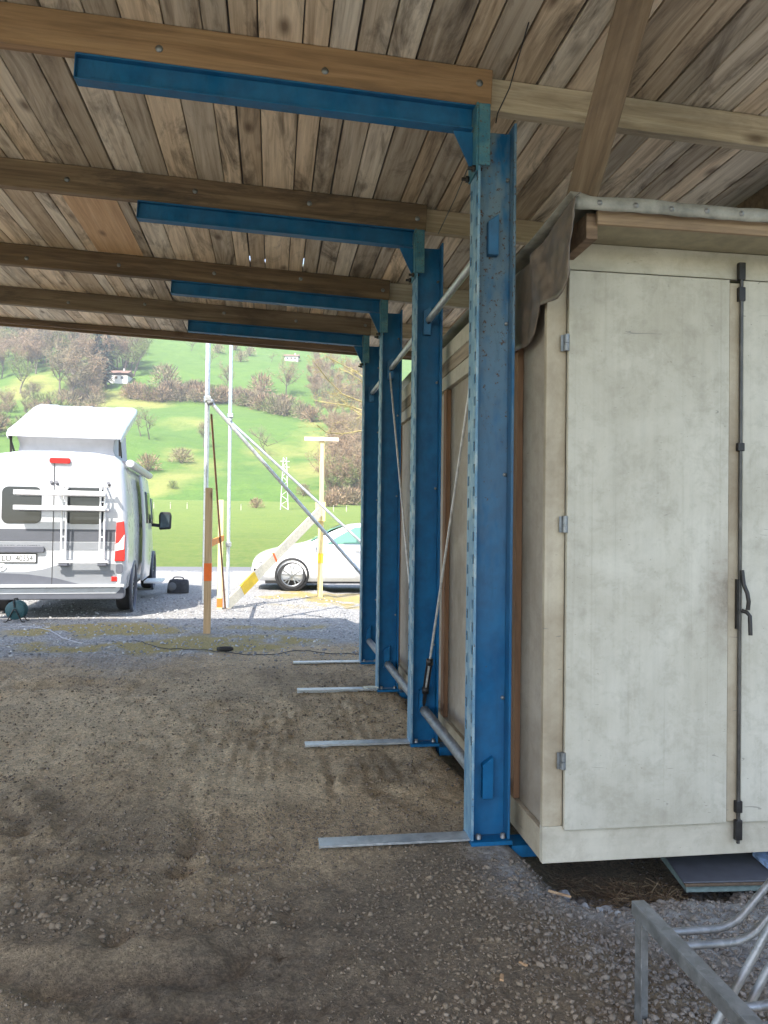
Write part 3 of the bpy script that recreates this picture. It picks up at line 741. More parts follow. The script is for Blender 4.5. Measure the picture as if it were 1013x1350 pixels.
# ------------------------------------------------------------------ under and beside the shed
slab = empty('paving_slab', onZ(905, 1170, -.085), 'dark slab with pale green edge lying under the shed doors', 'slab')
def flat(name, mat, pix, z, th, parent=None, bevel=.003):
    b = MB(); pts = [onZ(u, v, z) for u, v in pix]
    if parent: pts = [p-parent.location for p in pts]
    b.prism([p-Vector((0,0,th)) for p in pts], (0,0,th)); return b.build(name, mat, parent, bevel=bevel)
flat('top_sheet', simple('dark_slab_face', (.085,.088,.10), .55, 0, .25, 18), [(901,1163),(1180,1157),(1175,1100),(862,1108)], -.085, .006, slab)
flat('rusty_edge', simple('rusty_slab_edge', (.11,.075,.045), .8, 0, .35, 60), [(904,1166),(1180,1160),(1178,1152),(899,1158)], -.092, .012, slab)
flat('foam_core', simple('pale_green_foam', (.22,.29,.26), .85, 0, .25, 40), [(905,1166),(1180,1160),(1176,1110),(868,1118)], -.105, .035, slab)
b = MB(); p = onZ(1040, 1150, -.078); b.prism([onZ(992,1128,-.078),onZ(1015,1148,-.078),onZ(1100,1146,-.078),onZ(1090,1124,-.078)], (0,0,.02))
tag(b.build('plastic_sheet', simple('blue_white_plastic', (.30,.42,.62), .3, 0, .5, 30), None), 'crumpled pale blue plastic sheet on the slab at the right picture edge', 'plastic sheet')
def rock(u, v, z, s, mat, name, label, cat, group=None):
    bm = bmesh.new(); bmesh.ops.create_icosphere(bm, subdivisions=2, radius=1)
    sd_ = random.random()*50
    for q in bm.verts:
        k = 1+.45*float(fbm(q.co.x*1.2+sd_, q.co.y*1.2+q.co.z*1.7, 2)); q.co = Vector((q.co.x*s[0], q.co.y*s[1], q.co.z*s[2]))*k
    me = bpy.data.meshes.new(name); bm.to_mesh(me); bm.free(); me.materials.append(mat)
    o = bpy.data.objects.new(name, me); COL.objects.link(o); p = onZ(u, v, z); p.z = float(ground_h(p.x, p.y))+s[2]*.4; o.location = p
    o.rotation_euler = (random.uniform(-.4,.4), random.uniform(-.4,.4), random.uniform(0,6)); tag(o, label, cat, group); return o
STONE = simple('grey_rubble', (.24,.245,.25), .85, 0, .4, 25); STONE2 = simple('dark_rubble', (.11,.115,.125), .85, 0, .4, 25)
for (u, v, s) in ((742,1163,.035),(760,1172,.022),(800,1188,.028),(806,1198,.02),(775,1175,.018),(825,1170,.02),(790,1205,.017),(730,1158,.02),(748,1185,.016),(770,1192,.02),(845,1205,.018),(815,1215,.016)):
    rock(u, v, -.1, (s, s*.8, s*.7), random.choice((STONE, STONE, STONE2)), 'rubble_stone', 'broken grey stone in the rubble under the shed corner', 'stone', 'broken stones under the shed corner')
def straw(n, u0, u1, v0, v1, z, r, L, mat, name, label, cat):
    b = MB()
    for k in range(n):
        p = onZ(random.uniform(u0,u1), random.uniform(v0,v1), z); p.z = float(ground_h(p.x, p.y))+random.uniform(.0,.05)
        a = random.uniform(0, 6.28); d = Vector((math.cos(a), math.sin(a), random.uniform(-.3,.5)))*random.uniform(.3,1)*L; e = Vector((random.uniform(-1,1),random.uniform(-1,1),random.uniform(-1,.4)))*L*.3
        b.rnd = random.random(); b.tube([p, p+d*.5+e*.5, p+d], r, 3, False)
    o = b.build(name, mat, None, recalc=False); return tag(o, label, cat, kind='stuff')
M = N('dry_straw'); STRAW = M.set(M.ramp(M.attr('rnd').outputs['Fac'], [(0,(.05,.03,.015)),(.6,(.15,.09,.045)),(1,(.33,.24,.13))]), .8)
straw(420, 800, 905, 1140, 1180, -.1, .0016, .10, STRAW, 'straw_litter', 'tuft of dry brown straw and roots below the shed doors', 'straw')
straw(160, 735, 850, 1142, 1165, -.14, .0014, .07, STRAW, 'root_litter', 'dark roots and litter in the gap under the shed corner', 'litter')
def chip(u, v, L, wd, ang, mat, label):
    p = onZ(u, v, 0); p.z = float(ground_h(p.x, p.y))+.006
    b = MB(); b.rnd = random.random(); b.prism([(-L/2,-wd/2,-.003),(L/2,-wd*.3,-.003),(L*.45,wd*.5,-.003),(-L*.45,wd*.4,-.003)], (0,0,.006))
    o = b.build('wood_chip', mat, None); o.location = p; o.rotation_euler = (.1,.12,ang); tag(o, label, 'wood chip', 'wood chips on the dirt')
CHIP = wood('chip_wood','x',(.25,.15,.08),(.38,.24,.13),(.48,.33,.19),.1,.1,False)
chip(662,1278,.040,.014,1.2,CHIP,'left orange wood chip lying on the dirt in front of the shed'); chip(690,1262,.034,.010,2.0,CHIP,'right orange wood chip lying on the dirt in front of the shed')
b = MB(); b.rnd = .2; p = onZ(738, 1168, -.03); b.bar((-.04,.02,0),(.04,-.02,-.01),.010,.008)
o = b.build('wood_splinter', CHIP, None, bevel=.002); p.z = float(ground_h(p.x,p.y))+.03; o.location = p; tag(o, 'pale splinter of wood lying by the shed corner', 'wood splinter')
b = MB(); P = []
for i in range(9):
    P.append([(.012*i*1.3-.05+random.uniform(-.006,.006), .05*j/8-.02+random.uniform(-.006,.006), .015+.02*random.random()) for j in range(9)])
b.grid(P, False); o = b.build('paper_scrap', simple('scrap_white', (.5,.52,.46), .7), None, solid=.002); o.location = (XL-.07, PY[2]-.07, .005); tag(o, 'crumpled white scrap at the foot of the third blue column', 'scrap')

# ------------------------------------------------------------------ bicycle rack, lower right corner
br = empty('bicycle_rack', (1.07, 2.13, 0), 'galvanised steel bicycle rack with bent tubes in the lower right corner', 'bicycle rack')
bx, bz = 1.075, .30
def rl(x, y, z): return (x-1.07, y-2.13, z)
b = MB(); b.box(rl(bx-.020, .6, bz-.004), rl(bx+.020, 2.14, bz)); b.box(rl(bx-.020, .6, bz-.040), rl(bx-.016, 2.14, bz-.004)); b.build('rail', GALV_D, br, bevel=.001, seg=1)
lz = -.10
b = MB(); b.box(rl(bx-.016, 2.085, lz), rl(bx-.012, 2.125, bz-.005)); b.box(rl(bx-.012, 2.121, lz), rl(bx+.024, 2.125, bz-.005)); b.build('leg', GALV_D, br, bevel=.001, seg=1)
b = MB(); b.box(rl(bx-.03, 2.06, lz-.0), rl(bx+.05, 2.13, lz+.005)); b.build('foot_plate', GALV_D, br)
def smooth_path(pts, n=6):
    pts = [Vector(p) for p in pts]; out = [pts[0]]
    for a, c, d in zip(pts, pts[1:], pts[2:]):
        r = min(.06, (c-a).length*.45, (d-c).length*.45); p = c+(a-c).normalized()*r; q = c+(d-c).normalized()*r
        for k in range(n+1):
            t = k/n; out.append(p*(1-t)**2 + c*2*t*(1-t) + q*t*t)
    return out+[pts[-1]]
for y in (1.985, 1.915):
    b = MB(); b.tube(smooth_path([rl(bx, y, bz-.013), rl(bx+.20, y, bz-.013), rl(bx+.36, y, bz+.155), rl(bx+.75, y, bz+.17), rl(bx+.80, y, -.05)]), .0105, 12); b.build('wheel_hoop', GALV_D, br)
for y in (1.655, 1.585):
    b = MB(); b.tube(smooth_path([rl(bx, y, bz-.013), rl(bx+.10, y, bz-.013), rl(bx+.26, y, bz+.155), rl(bx+.65, y, bz+.17), rl(bx+.70, y, -.05)]), .0105, 12); b.build('wheel_hoop', GALV_D, br)
for (ua, va, ub, vb, y) in ((945,1348,1040,1178,1.80), (968,1362,1060,1190,1.73)):
    pa, pb = onY(ua, va, y), onY(ub, vb, y); d = pb-pa
    b = MB(); b.tube([Vector(pa)-d*.6-br.location, Vector(pb)+d*.6-br.location], .0105, 12); b.build('slanted_tube', GALV_D, br)


# ------------------------------------------------------------------ building profile: tubes, stakes, props on the yard
def upright_tube(name, x, y, z0, z1, r, label, cat, group, mat=PIPE):
    t = empty(name, (x, y, 0), label, cat, group)
    b = MB(); b.tube([(0,0,z0),(0,0,z1)], r, 14); b.build('tube', mat, t)
    return t
ORANGE = simple('orange_marking_paint', (.85,.16,.02), .6); YMARK = simple('yellow_marking_paint', (.85,.55,.04), .6)
pA = onZ(271, 833); pB = onZ(296, 803)
tA = upright_tube('scaffold_tube', pA.x-.028, pA.y+.11, .35, 5.2, .030, 'tall galvanised tube fixed to the brown timber stake in the shade', 'steel tube', 'tall steel tubes of the building profile')
tB = upright_tube('scaffold_tube', pB.x+.045, pB.y+.03, .02, 5.4, .028, 'tall galvanised tube fixed to the sunlit yellow stake behind', 'steel tube', 'tall steel tubes of the building profile')
for t, zc in ((tA, 2.93), (tB, 3.05), (tB, 1.02)):
    b = MB(); b.lathe([(0,-.04),(.045,-.04),(.045,.04),(0,.04)], (0,0,zc), 'z', 8); b.box((-.02,-.09,zc-.03),(.05,-.03,zc+.03)); b.build('clamp', GALV, t, bevel=.003)
st = empty('timber_stake', (pA.x, pA.y, 0), 'brown timber stake with an orange paint band, standing in the canopy shade', 'stake')
b = MB(); b.rnd = .3; b.box((-.022,-.06,-.05),(.062,.05,1.80)); b.build('stake', W_STAKE, st, bevel=.003)
b = MB(); b.box((-.0245,-.0625,.64),(.0645,.0525,.86)); b.build('paint_band', ORANGE, st)
sB = empty('timber_stake', (pB.x-.02, pB.y+.10, 0), 'pale yellow timber stake with orange foot, standing in the sun behind', 'stake')
b = MB(); b.rnd = .5; b.box((-.10,-.03,-.05),(-.02,.05,1.72)); b.build('stake', W_YEL, sB, bevel=.003)
b = MB(); b.box((-.103,-.033,.02),(-.017,.053,.16)); b.build('paint_band', ORANGE, sB)
b = MB(); b.rnd = .1; q0, q1 = Vector((pA.x+.03, pA.y+.1, 1.10)), Vector((pB.x-.03, pB.y-.02, 1.12))
b.bar((0,0,0), q1-q0, .022, .09); o = b.build('cross_batten', simple('orange_sprayed_batten', (.78,.26,.05), .7, 0, .35, 6), None, bevel=.002); o.location = q0
tag(o, 'orange sprayed batten joining the two timber stakes at waist height', 'batten')
def lean_tube(p0, p1, r, label):
    t = empty('diagonal_tube', p0, label, 'steel tube', 'diagonal steel tubes of the building profile')
    b = MB(); b.tube([(0,0,0), p1-p0], r, 12); b.build('tube', PIPE, t)
    b = MB(); b.lathe([(0,-.035),(.042,-.035),(.042,.035),(0,.035)], (0,0,0), 'y', 8); b.build('clamp', GALV, t)
ya = pA.y+.06
lean_tube(onY(278, 530, ya), onY(541, 830, ya), .023, 'nearer diagonal tube running down to the right, its lower half in shade')
lean_tube(onY(303, 555, pB.y-.03), onY(580, 810, pB.y-.03), .021, 'farther diagonal tube running down to the right, in full sun')
q0, q1 = Vector((pA.x+.02, pA.y+.16, 2.75)), Vector((pB.x+.02, pB.y-.12, .03))
b = MB(); b.rnd = .2; b.tube([(0,0,0), q1-q0], .014, 6); o = b.build('guy_rod', wood('rod_timber','y',(.22,.10,.05),(.30,.15,.08),(.38,.21,.12),.2,.1,False), None); o.location = q0
tag(o, 'thin reddish rod slanting from the near tall tube to the far stake foot', 'rod')
pT = onZ(422, 786)
tp = empty('timber_profile', (pT.x, pT.y, 0), 'yellow T-shaped timber post with a nailed block, in front of the white car', 'timber post')
b = MB(); b.rnd = .3; b.box((-.05,-.03,-.05),(.05,.03,1.72)); b.box((-.035,-.030,1.72),(.045,.028,2.98)); b.build('post', W_YEL, tp, bevel=.004)
b = MB(); b.rnd = .6; b.box((-.33,-.058,2.90),(.31,-.032,2.97)); b.build('crossbar', W_PALE, tp, bevel=.003)
b = MB(); b.rnd = .8; b.box((-.11,-.085,1.40),(.075,-.033,1.76)); b.build('block', W_YEL, tp, bevel=.003)
b = MB(); b.box((-.052,-.032,.62),(.052,.032,.80)); b.build('paint_band', YMARK, tp)
q0 = Vector((pT.x-.03, pT.y-.13, 1.58)); q1 = Vector((pB.x+.03, pB.y+.14, .04))
pp = empty('plank_prop', q0, 'pale plank prop slanting from the T-shaped post down to the stake foot', 'plank')
dq = (q1-q0); b = MB(); b.rnd = .4; b.bar((0,0,0), dq, .035, .17); b.build('plank', W_PALE, pp, bevel=.003)
b = MB(); b.bar(dq*.72, dq*.86, .041, .176); b.build('paint_band', YMARK, pp)
b = MB(); b.bar(dq*.52, dq*.535, .041, .176); b.build('paint_stripe', ORANGE, pp)

# cable, connector, cable reel, bag
CAB = simple('black_cable', (.02,.02,.022), .5)
def cable(name, pix, r, mat, label):
    pts = []
    P_ = [onZ(u, v) for u, v in pix]
    for i in range(len(P_)-1):
        p_1 = P_[max(i-1,0)]; p0 = P_[i]; p1 = P_[i+1]; p2 = P_[min(i+2,len(P_)-1)]
        for k in range(10):
            t = k/10; q = .5*((2*p0)+(p1-p_1)*t+(2*p_1-5*p0+4*p1-p2)*t*t+(3*p0-p_1-3*p1+p2)*t**3)
            q.z = float(ground_h(q.x, q.y))+r+.002; pts.append(q)
    b = MB(); b.tube(pts, r, 6); o = b.build(name, mat, None); tag(o, label, 'cable'); return o
cc = cable('extension_cable', [(175,842),(215,852),(255,853),(290,856),(310,859),(350,861),(390,856),(430,858),(480,861),(540,866)], .0045, CAB, 'thin black extension cable with a plug lying across the gravel edge')
p = onZ(297, 857); b = MB(); b.lathe([(0,-.09),(.018,-.088),(.026,-.05),(.028,.0),(.026,.06),(.014,.085),(0,.09)], (0,0,.0), 'x', 12); k = b.build('plug', BLACK, cc); k.location = (p.x, p.y, float(ground_h(p.x,p.y))+.035)
cable('pale_cable', [(0,827),(40,826),(65,830),(85,840),(110,847)], .006, simple('pale_grey_cable', (.4,.4,.42), .6), 'pale cable running over the gravel from the green cable reel')
p = onZ(22, 819); REELG = simple('teal_plastic', (.02,.075,.085), .5)
rl_ = empty('cable_reel', (p.x, p.y, float(ground_h(p.x,p.y))), 'dark teal cable reel on a small tubular stand on the gravel', 'cable reel'); rl_.scale = (.8,)*3
for yy in (-.09, .09):
    b = MB(); b.lathe([(.02,yy-.008),(.15,yy-.008),(.158,yy),(.15,yy+.008),(.02,yy+.008)], (0,0,.20), 'y', 28); b.lathe([(0,yy-.02),(.035,yy-.02),(.035,yy)], (0,0,.2), 'y', 12); b.build('disc', REELG, rl_)
b = MB(); b.lathe([(.09,-.08),(.10,-.03),(.098,.03),(.09,.08)], (0,0,.2), 'y', 20); b.build('cable_coil', BLACK, rl_)
for yy in (-.115,.115):
    b = MB(); b.tube(smooth_path([(-.17,yy,.012),(-.12,yy,.012),(-.0,yy,.25),(.12,yy,.012),(.17,yy,.012)], 4), .010, 8); b.build('stand', STEEL_D, rl_)
b = MB(); b.tube(smooth_path([(0,-.115,.25),(-.02,-.115,.39),(-.02,.115,.39),(0,.115,.25)], 4), .012, 8); b.build('carry_handle', STEEL_D, rl_)
p = onZ(235, 781)
bag = empty('tool_bag', (p.x, p.y, 0), 'black tool bag with grey front pocket on the gravel beside the camper van', 'bag'); bag.scale = (.82,)*3
b = MB(); P = []
for i in range(13):
    a = i/12; zz = .30*math.sin(min(a*1.25,1)*math.pi/2)*(1-.0*a)
    row = []
    for j in range(24):
        th = 2*math.pi*j/24; sx = .25*(1-.45*a**2); sy = .16*(1-.5*a**2)
        if a == 1: sx *= .2; sy *= .2
        ex = abs(math.cos(th))**.6*math.copysign(1,math.cos(th)); ey = abs(math.sin(th))**.6*math.copysign(1,math.sin(th))
        row.append((sx*ex+.03*a+.015*float(fbm(th*2,a*3,2)), sy*ey+.015*float(fbm(th*2+5,a*3,2)), zz+.03*float(fbm(th*1.5,a*2,2))*a))
    row.append(row[0]); P.append(row)
b.grid(P); b.build('body', simple('black_nylon', (.03,.031,.035), .7, 0, .4, 20), bag)
b = MB(); b.lathe([(.0,-.01),(.09,-.012),(.10,.0),(.09,.012),(0,.012)], (-.12,-.165,.15), 'y', 20); b.build('pocket', simple('grey_nylon', (.12,.125,.13), .7), bag)
b = MB(); b.tube(smooth_path([(-.14,0,.27),(-.1,0,.36),(.1,0,.36),(.16,0,.26)], 5), .012, 8); b.build('handle', BLACK, bag)

# ------------------------------------------------------------------ camper van
VANW = simple('van_white_paint', (.50,.51,.53), .28, 0, .02, 3, **{'Coat Weight': .5, 'Coat Roughness': .08})
VANS = simple('van_silver_side', (.50,.51,.52), .3, .2, .03, 3, **{'Coat Weight': .5, 'Coat Roughness': .08})
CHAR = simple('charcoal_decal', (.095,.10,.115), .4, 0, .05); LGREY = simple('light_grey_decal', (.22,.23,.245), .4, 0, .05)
GREYP = simple('grey_bumper_plastic', (.10,.105,.125), .5, 0, .08); GLASSD = simple('dark_glass', (.02,.022,.024), .06, 0, .1)
REDL = simple('red_lamp_lens', (.62,.015,.012), .15, 0, .1); WHTL = simple('clear_lamp_lens', (.8,.78,.78), .15, 0, .05)
TYRE = simple('tyre_rubber', (.028,.028,.029), .85, 0, .2, 20); RIM = simple('alloy_rim', (.30,.31,.32), .3, .8, .05)
ALU = simple('white_aluminium', (.78,.78,.78), .35, .15, .04)
vc = onY(72, 785, 11.35)
van = empty('camper_van', (vc.x, vc.y, 0), 'white and grey camper van with pop-up roof and folded bike carrier, seen from behind', 'camper van', rot=(0, 0, rad(4.0))); van.scale = (.95,)*3
prof = [(.93,.36),(.985,.42),(1.02,.75),(1.025,1.2),(1.015,1.5),(.985,1.9),(.94,2.22),(.90,2.33),(.80,2.42),(.52,2.465),(0,2.48)]
stat = [(-.02,2.40,.93),(.0,2.44,.965),(.05,2.475,.99),(.14,2.48,1.0),(1.0,2.48,1.0),(2.6,2.48,1.0),(4.1,2.46,1.0),(4.45,2.38,.985),(4.75,2.0,.975),(5.05,1.62,.965),(5.25,1.38,.955),(5.6,1.24,.93),(5.85,1.05,.88),(5.95,.85,.82)]
def half(z, tp, kx):
    return 0
b = MB(); rings = []
for y, tp, kx in stat:
    sc_ = (tp-.36)/(2.48-.36)
    r_ = [(hx*kx, y + (.03*(zz-1.2)/1.2 if y < .1 else 0), .36+(zz-.36)*sc_) for hx, zz in prof]
    rings.append(r_ + [(-xx, yy, zz) for xx, yy, zz in r_[-2::-1]])
b.grid(rings); n_ = len(rings[0])
b.add(rings[0], [tuple(range(n_))]); b.add(rings[-1], [tuple(range(n_))[::-1]])
b.add([p for r in (rings,) for p in []], [])
for i in range(len(rings)-1):
    b.add([rings[i][0], rings[i][-1], rings[i+1][-1], rings[i+1][0]], [(0,1,2,3)])
body = b.build('body', VANW, van)
RY = lambda z: -.02 + .03*(z-1.2)/1.2        # rear face plane
def rplate(name, mat, pts, off, th, parent, bevel=.004):
    """plate lying on the rear face; pts (x, z)"""
    b = MB(); b.prism([(x, RY(z)-off, z) for x, z in pts], (0, -th, 0)); return b.build(name, mat, parent, bevel=bevel)
def rrect(x0, x1, z0, z1, r, n=5):
    out = []
    for cx, cz, a0 in ((x1-r,z1-r,0),(x0+r,z1-r,90),(x0+r,z0+r,180),(x1-r,z0+r,270)):
        for k in range(n+1):
            a = rad(a0+90*k/n); out.append((cx+r*math.cos(a), cz+r*math.sin(a)))
    return out
rplate('rear_window', GLASSD, rrect(-.74,-.20,1.39,1.93,.09), .001, .008, van)
rplate('rear_window', GLASSD, rrect(.13,.68,1.39,1.93,.09), .001, .008, van)
rplate('charcoal_stripe', CHAR, [(-.93,1.13),(.84,1.13),(.84,1.31),(-.93,1.31)], .001, .003, van, 0)
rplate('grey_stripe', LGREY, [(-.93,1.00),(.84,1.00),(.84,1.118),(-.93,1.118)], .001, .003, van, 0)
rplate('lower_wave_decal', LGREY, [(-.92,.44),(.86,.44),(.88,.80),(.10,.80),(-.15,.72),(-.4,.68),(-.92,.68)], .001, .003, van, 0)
rplate('lower_swoosh', GREYP, [(-.92,.44),(.62,.44),(.35,.50),(.02,.59),(-.35,.645),(-.92,.675)], .0045, .003, van, 0)
rplate('door_seam', STEEL_D, [(-.035,.5),(-.028,.5),(-.028,2.28),(-.035,2.28)], .0, .009, van, 0)
b = MB(); b.prism([(x, -.035, z) for x, z in rrect(-1.0,.99,.27,.45,.06)], (0,.16,0)); b.build('bumper', GREYP, van, bevel=.015)
rplate('bumper_top', VANS, rrect(-1.0,.99,.455,.50,.015), .004, .05, van)
rplate('brake_light', REDL, rrect(-.10,.19,2.285,2.365,.03), -.01, .04, van)
for s in (-1, 1):
    t = rplate('tail_lamp', REDL, [(s*.84,.84),(s*.985,.84),(s*.99,1.2),(s*.965,1.44),(s*.86,1.42)], -.01, .035, van, .01)
    rplate('reverse_lens', WHTL, [(s*.845,.99),(s*.975,1.02),(s*.978,1.24),(s*.90,1.12),(s*.845,1.09)], .0265, .004, t)
    rplate('fog_reflector', REDL, [(s*.80,.54),(s*.88,.54),(s*.88,.61),(s*.80,.61)], .005, .008, van)
    rplate('fuel_flap', GREYP, rrect(min(s*.86,s*.96),max(s*.86,s*.96),.66,.80,.03), .0, .012, van)
rplate('grab_bar', GREYP, rrect(-.95,-.14,.965,1.06,.03), .006, .035, van, .008)
pl = rplate('number_plate', STEEL_D, rrect(-.80,-.24,.81,.955,.015), .006, .008, van)
b = MB(); b.prism([(x, RY(.88)-.0145, z) for x, z in rrect(-.785,-.255,.825,.94,.01)], (0,-.003,0)); b.build('plate_face', simple('plate_white', (.75,.75,.73), .5), pl)
text_mesh('plate_letters', 'LU', .118, STEEL_D, pl, (-.72, RY(.88)-.0185, .842), (rad(90),0,0), .92)
text_mesh('plate_digits', '40354', .118, STEEL_D, pl, (-.53, RY(.88)-.0185, .842), (rad(90),0,0), .8)
text_mesh('model_lettering', 'GRAND', .062, CHAR, van, (-.80, RY(1.06)-.0055, 1.035), (rad(90),0,0), 1.15)
text_mesh('model_lettering', 'CANYON', .062, CHAR, van, (-.52, RY(1.06)-.0055, 1.035), (rad(90),0,0), 1.15)
ov = rplate('country_sticker', simple('sticker_white', (.8,.8,.8), .5), [(-.76+.11*math.cos(a), .755+.065*math.sin(a)) for a in np.linspace(0, 2*math.pi, 24, endpoint=False)], .009, .002, van, 0)
text_mesh('country_letters', 'CH', .085, STEEL_D, ov, (-.76, RY(.755)-.0125, .722), (rad(90),0,0), 1.0, 'CENTER')
# folded bicycle carrier
car_ = MB(); k = -.12
for x in (.105,.165,.64,.70):
    car_.tube(smooth_path([(x,RY(1.9)-.01,1.97),(x,k-.02,1.93),(x,k,1.80),(x,k,.84),(x,RY(.8)-.01,.79)], 4), .014, 8)
for z, x0, x1 in ((1.95,.05,.78),(1.60,.0,.76),(.83,.02,.76)):
    car_.tube([(x0,k-.01,z),(x1,k-.01,z)], .018, 8)
for z in (1.72,1.2,1.0): 
    for x in (.105,.64): car_.tube([(x,k,z),(x+.06,k,z)], .012, 6)
cr = car_.build('bike_carrier', ALU, van)
for z in (1.84, 1.62):
    b = MB(); b.prism([(-.54,k-.09,z-.03),(-.54,k-.03,z-.045),(-.54,k-.03,z+.03),(-.54,k-.09,z+.035)], (1.26,0,0)); b.build('wheel_tray', ALU, cr, bevel=.006)
for x in (.04,.76,-.03):
    b = MB(); b.tube([(x,k,1.97),(x,k-.10,2.0)], .025, 8); b.build('clamp_knob', GREYP, cr)
for x in (.13,.67):
    b = MB(); b.box((x-.06,k-.02,.77),(x+.07,RY(.8)-.003,.815)); b.build('lower_bracket', GREYP, cr, bevel=.01)
# wheels
def wheel(parent, c, r, wd, name='wheel', out=1, spokes=5, rimr=.66, ax='x'):
    t = MB(); h = wd/2
    t.lathe([(r*rimr,-h*.9),(r*.88,-h),(r*.97,-h*.8),(r,-h*.5),(r,h*.5),(r*.97,h*.8),(r*.88,h),(r*rimr,h*.9),(r*rimr,-h*.9)], (0,0,0), ax, 40)
    o = t.build(name, TYRE, parent); o.location = c
    q = MB(); s = out*h
    q.lathe([(r*rimr,s*.88),(r*rimr*.93,s*.9),(r*rimr*.90,s*.30)], (0,0,0), ax, 36)
    for i in range(spokes):
        for dv in ((-.13,.13) if spokes == 5 else (0,)):
            a0 = 2*math.pi*i/spokes+.3; a1 = a0+dv*1.6
            P0 = (math.cos(a0+dv*.4)*r*.12, math.sin(a0+dv*.4)*r*.12); P1 = (math.cos(a1)*r*rimr*.95, math.sin(a1)*r*rimr*.95)
            f = (lambda p, d: (d, p[0], p[1])) if ax == 'x' else (lambda p, d: (p[0], d, p[1]))
            q.bar(f(P0, s*.72), f(P1, s*.84), .022, .032, (1,0,0) if ax == 'x' else (0,1,0))
    q.lathe([(r*.17,s*.6),(r*.17,s*.82),(r*.1,s*.86),(0,s*.86)], (0,0,0), ax, 16)
    q.mi = 1; q.lathe([(r*rimr*.89,s*.2),(0,s*.2)], (0,0,0), ax, 24)
    rm = q.build('rim', [RIM, STEEL_D], o); return o
for sx in (-1, 1):
    for yy in (1.0, 5.03):
        wheel(van, (sx*.885, yy, .345), .345, .225, out=sx)
        b = MB(); b.lathe([(.36,-.02),(.43,-.02),(.43,.02),(.36,.02),(.36,-.02)], (sx*1.012,yy,.37), 'x', 36); b.build('wheel_arch', GREYP, van)
        b = MB(); b.lathe([(0,0),(.40,0)], (sx*1.0225,yy,.37), 'x', 30); 
b = MB(); b.box((-.85,.1,.26),(.85,5.6,.37)); b.build('underbody', BLACK, van)
# right side: sliding door pushed back over the flank, dark doorway, windows, mirror, step, awning
b = MB(); P = []
for zz, hx in ((.45,1.0),(.75,1.03),(1.2,1.035),(1.5,1.025),(1.9,.995),(2.2,.95)):
    P.append([(hx, yy, zz) for yy in (2.85, 4.0)])
b.grid(P); b.build('doorway', simple('interior_shade', (.03,.03,.035), .8), van)  # dark sheet on the flank, painted shade of the open doorway
b = MB(); P = []
for zz, hx in ((.42,1.075),(.75,1.10),(1.2,1.105),(1.5,1.095),(1.9,1.065),(2.2,1.02)):
    P.append([(hx, yy, zz) for yy in (1.65, 2.9)])
b.grid(P); sdoor = b.build('sliding_door', VANS, van, solid=.05, bevel=.01)
b = MB(); P = []
for zz, hx in ((1.4,1.129),(1.5,1.124),(1.9,1.094),(1.95,1.088)):
    P.append([(hx, yy, zz) for yy in (1.85, 2.7)])
b.grid(P); b.build('door_window', GLASSD, sdoor, solid=.008)
b = MB(); P = []
for zz, hx in ((1.38,1.02),(1.5,1.017),(1.9,.986)):
    P.append([(hx+.004, yy-(zz-1.38)*.35*(yy>4.5), zz) for yy in (4.15, 4.9)])
b.grid(P); b.build('cab_window', GLASSD, van, solid=.006)
b = MB(); P = [[(x*.93, 4.50+(2.3-z)*.78-.01+.03, z) for x in (-.85,-.4,0,.4,.85)] for z in (2.28,1.9,1.5)]
b.grid(P); b.build('windscreen', GLASSD, van, solid=.01)
for s in (-1, 1):
    b = MB(); b.prism([(s*1.14,4.62,1.25),(s*1.38,4.60,1.27),(s*1.39,4.60,1.55),(s*1.36,4.60,1.63),(s*1.16,4.62,1.63),(s*1.13,4.62,1.55)], (0,.13,0)); mr = b.build('wing_mirror', BLACK, van, bevel=.03)
    b = MB(); b.prism([(s*1.165,4.603,1.30),(s*1.35,4.588,1.31),(s*1.355,4.588,1.58),(s*1.17,4.603,1.59)], (0,-.004,0)); b.build('mirror_glass', simple('mirror_glass', (.25,.32,.33), .05, .8), mr)
    b = MB(); b.bar((s*.98,4.68,1.36),(s*1.16,4.67,1.34),.07,.07); b.build('mirror_arm', BLACK, mr, bevel=.01)
b = MB(); b.box((1.0,2.9,.27),(1.33,3.7,.31)); b.build('entry_step', ALU, van, bevel=.006)
b = MB(); b.prism([(1.0+.07*math.cos(a), .35, 2.33+.062*math.sin(a)) for a in np.linspace(0,2*math.pi,14,endpoint=False)], (0,3.4,0)); aw = b.build('awning', simple('awning_grey', (.40,.40,.40), .4), van, bevel=.012)
b = MB(); b.bar((.86,.5,2.36),(.98,.5,2.33),.06,.05); b.bar((.86,3.5,2.36),(.98,3.5,2.33),.06,.05); b.build('awning_bracket', GREYP, aw)
# pop-up roof shell tilting up towards the front, fabric bellows below it
b = MB(); P = []; Ls = 2.15; 
def pz(y): return 2.74 + (y-.58)*.335
xs_ = [-.84,-.86,-.84,-.76,-.72,-.5,-.46,-.1,-.08,.08,.1,.46,.5,.72,.76,.84,.86,.84]
zs_ = [-.09,.02,.07,.105,.10,.10,.085,.085,.095,.095,.085,.085,.10,.10,.105,.07,.02,-.09]
for y, kx, kz in ((.56,.97,.1),(.57,.98,.6),(.66,1.0,1.0),(1.2,1.0,1.0),(2.4,1.03,1.0),(2.62,1.02,.9),(2.68,1.0,.3)):
    P.append([(x*kx, y, pz(y)+z*kz) for x, z in zip(xs_, zs_)])
b.grid(P); b.add([P[0][0],P[0][-1],P[-1][-1],P[-1][0]], [(0,1,2,3)]); b.add(P[0], [tuple(range(len(xs_)))]); b.add(P[-1], [tuple(range(len(xs_)))[::-1]])
pop = b.build('pop_up_roof', VANW, van)
b = MB(); P = []
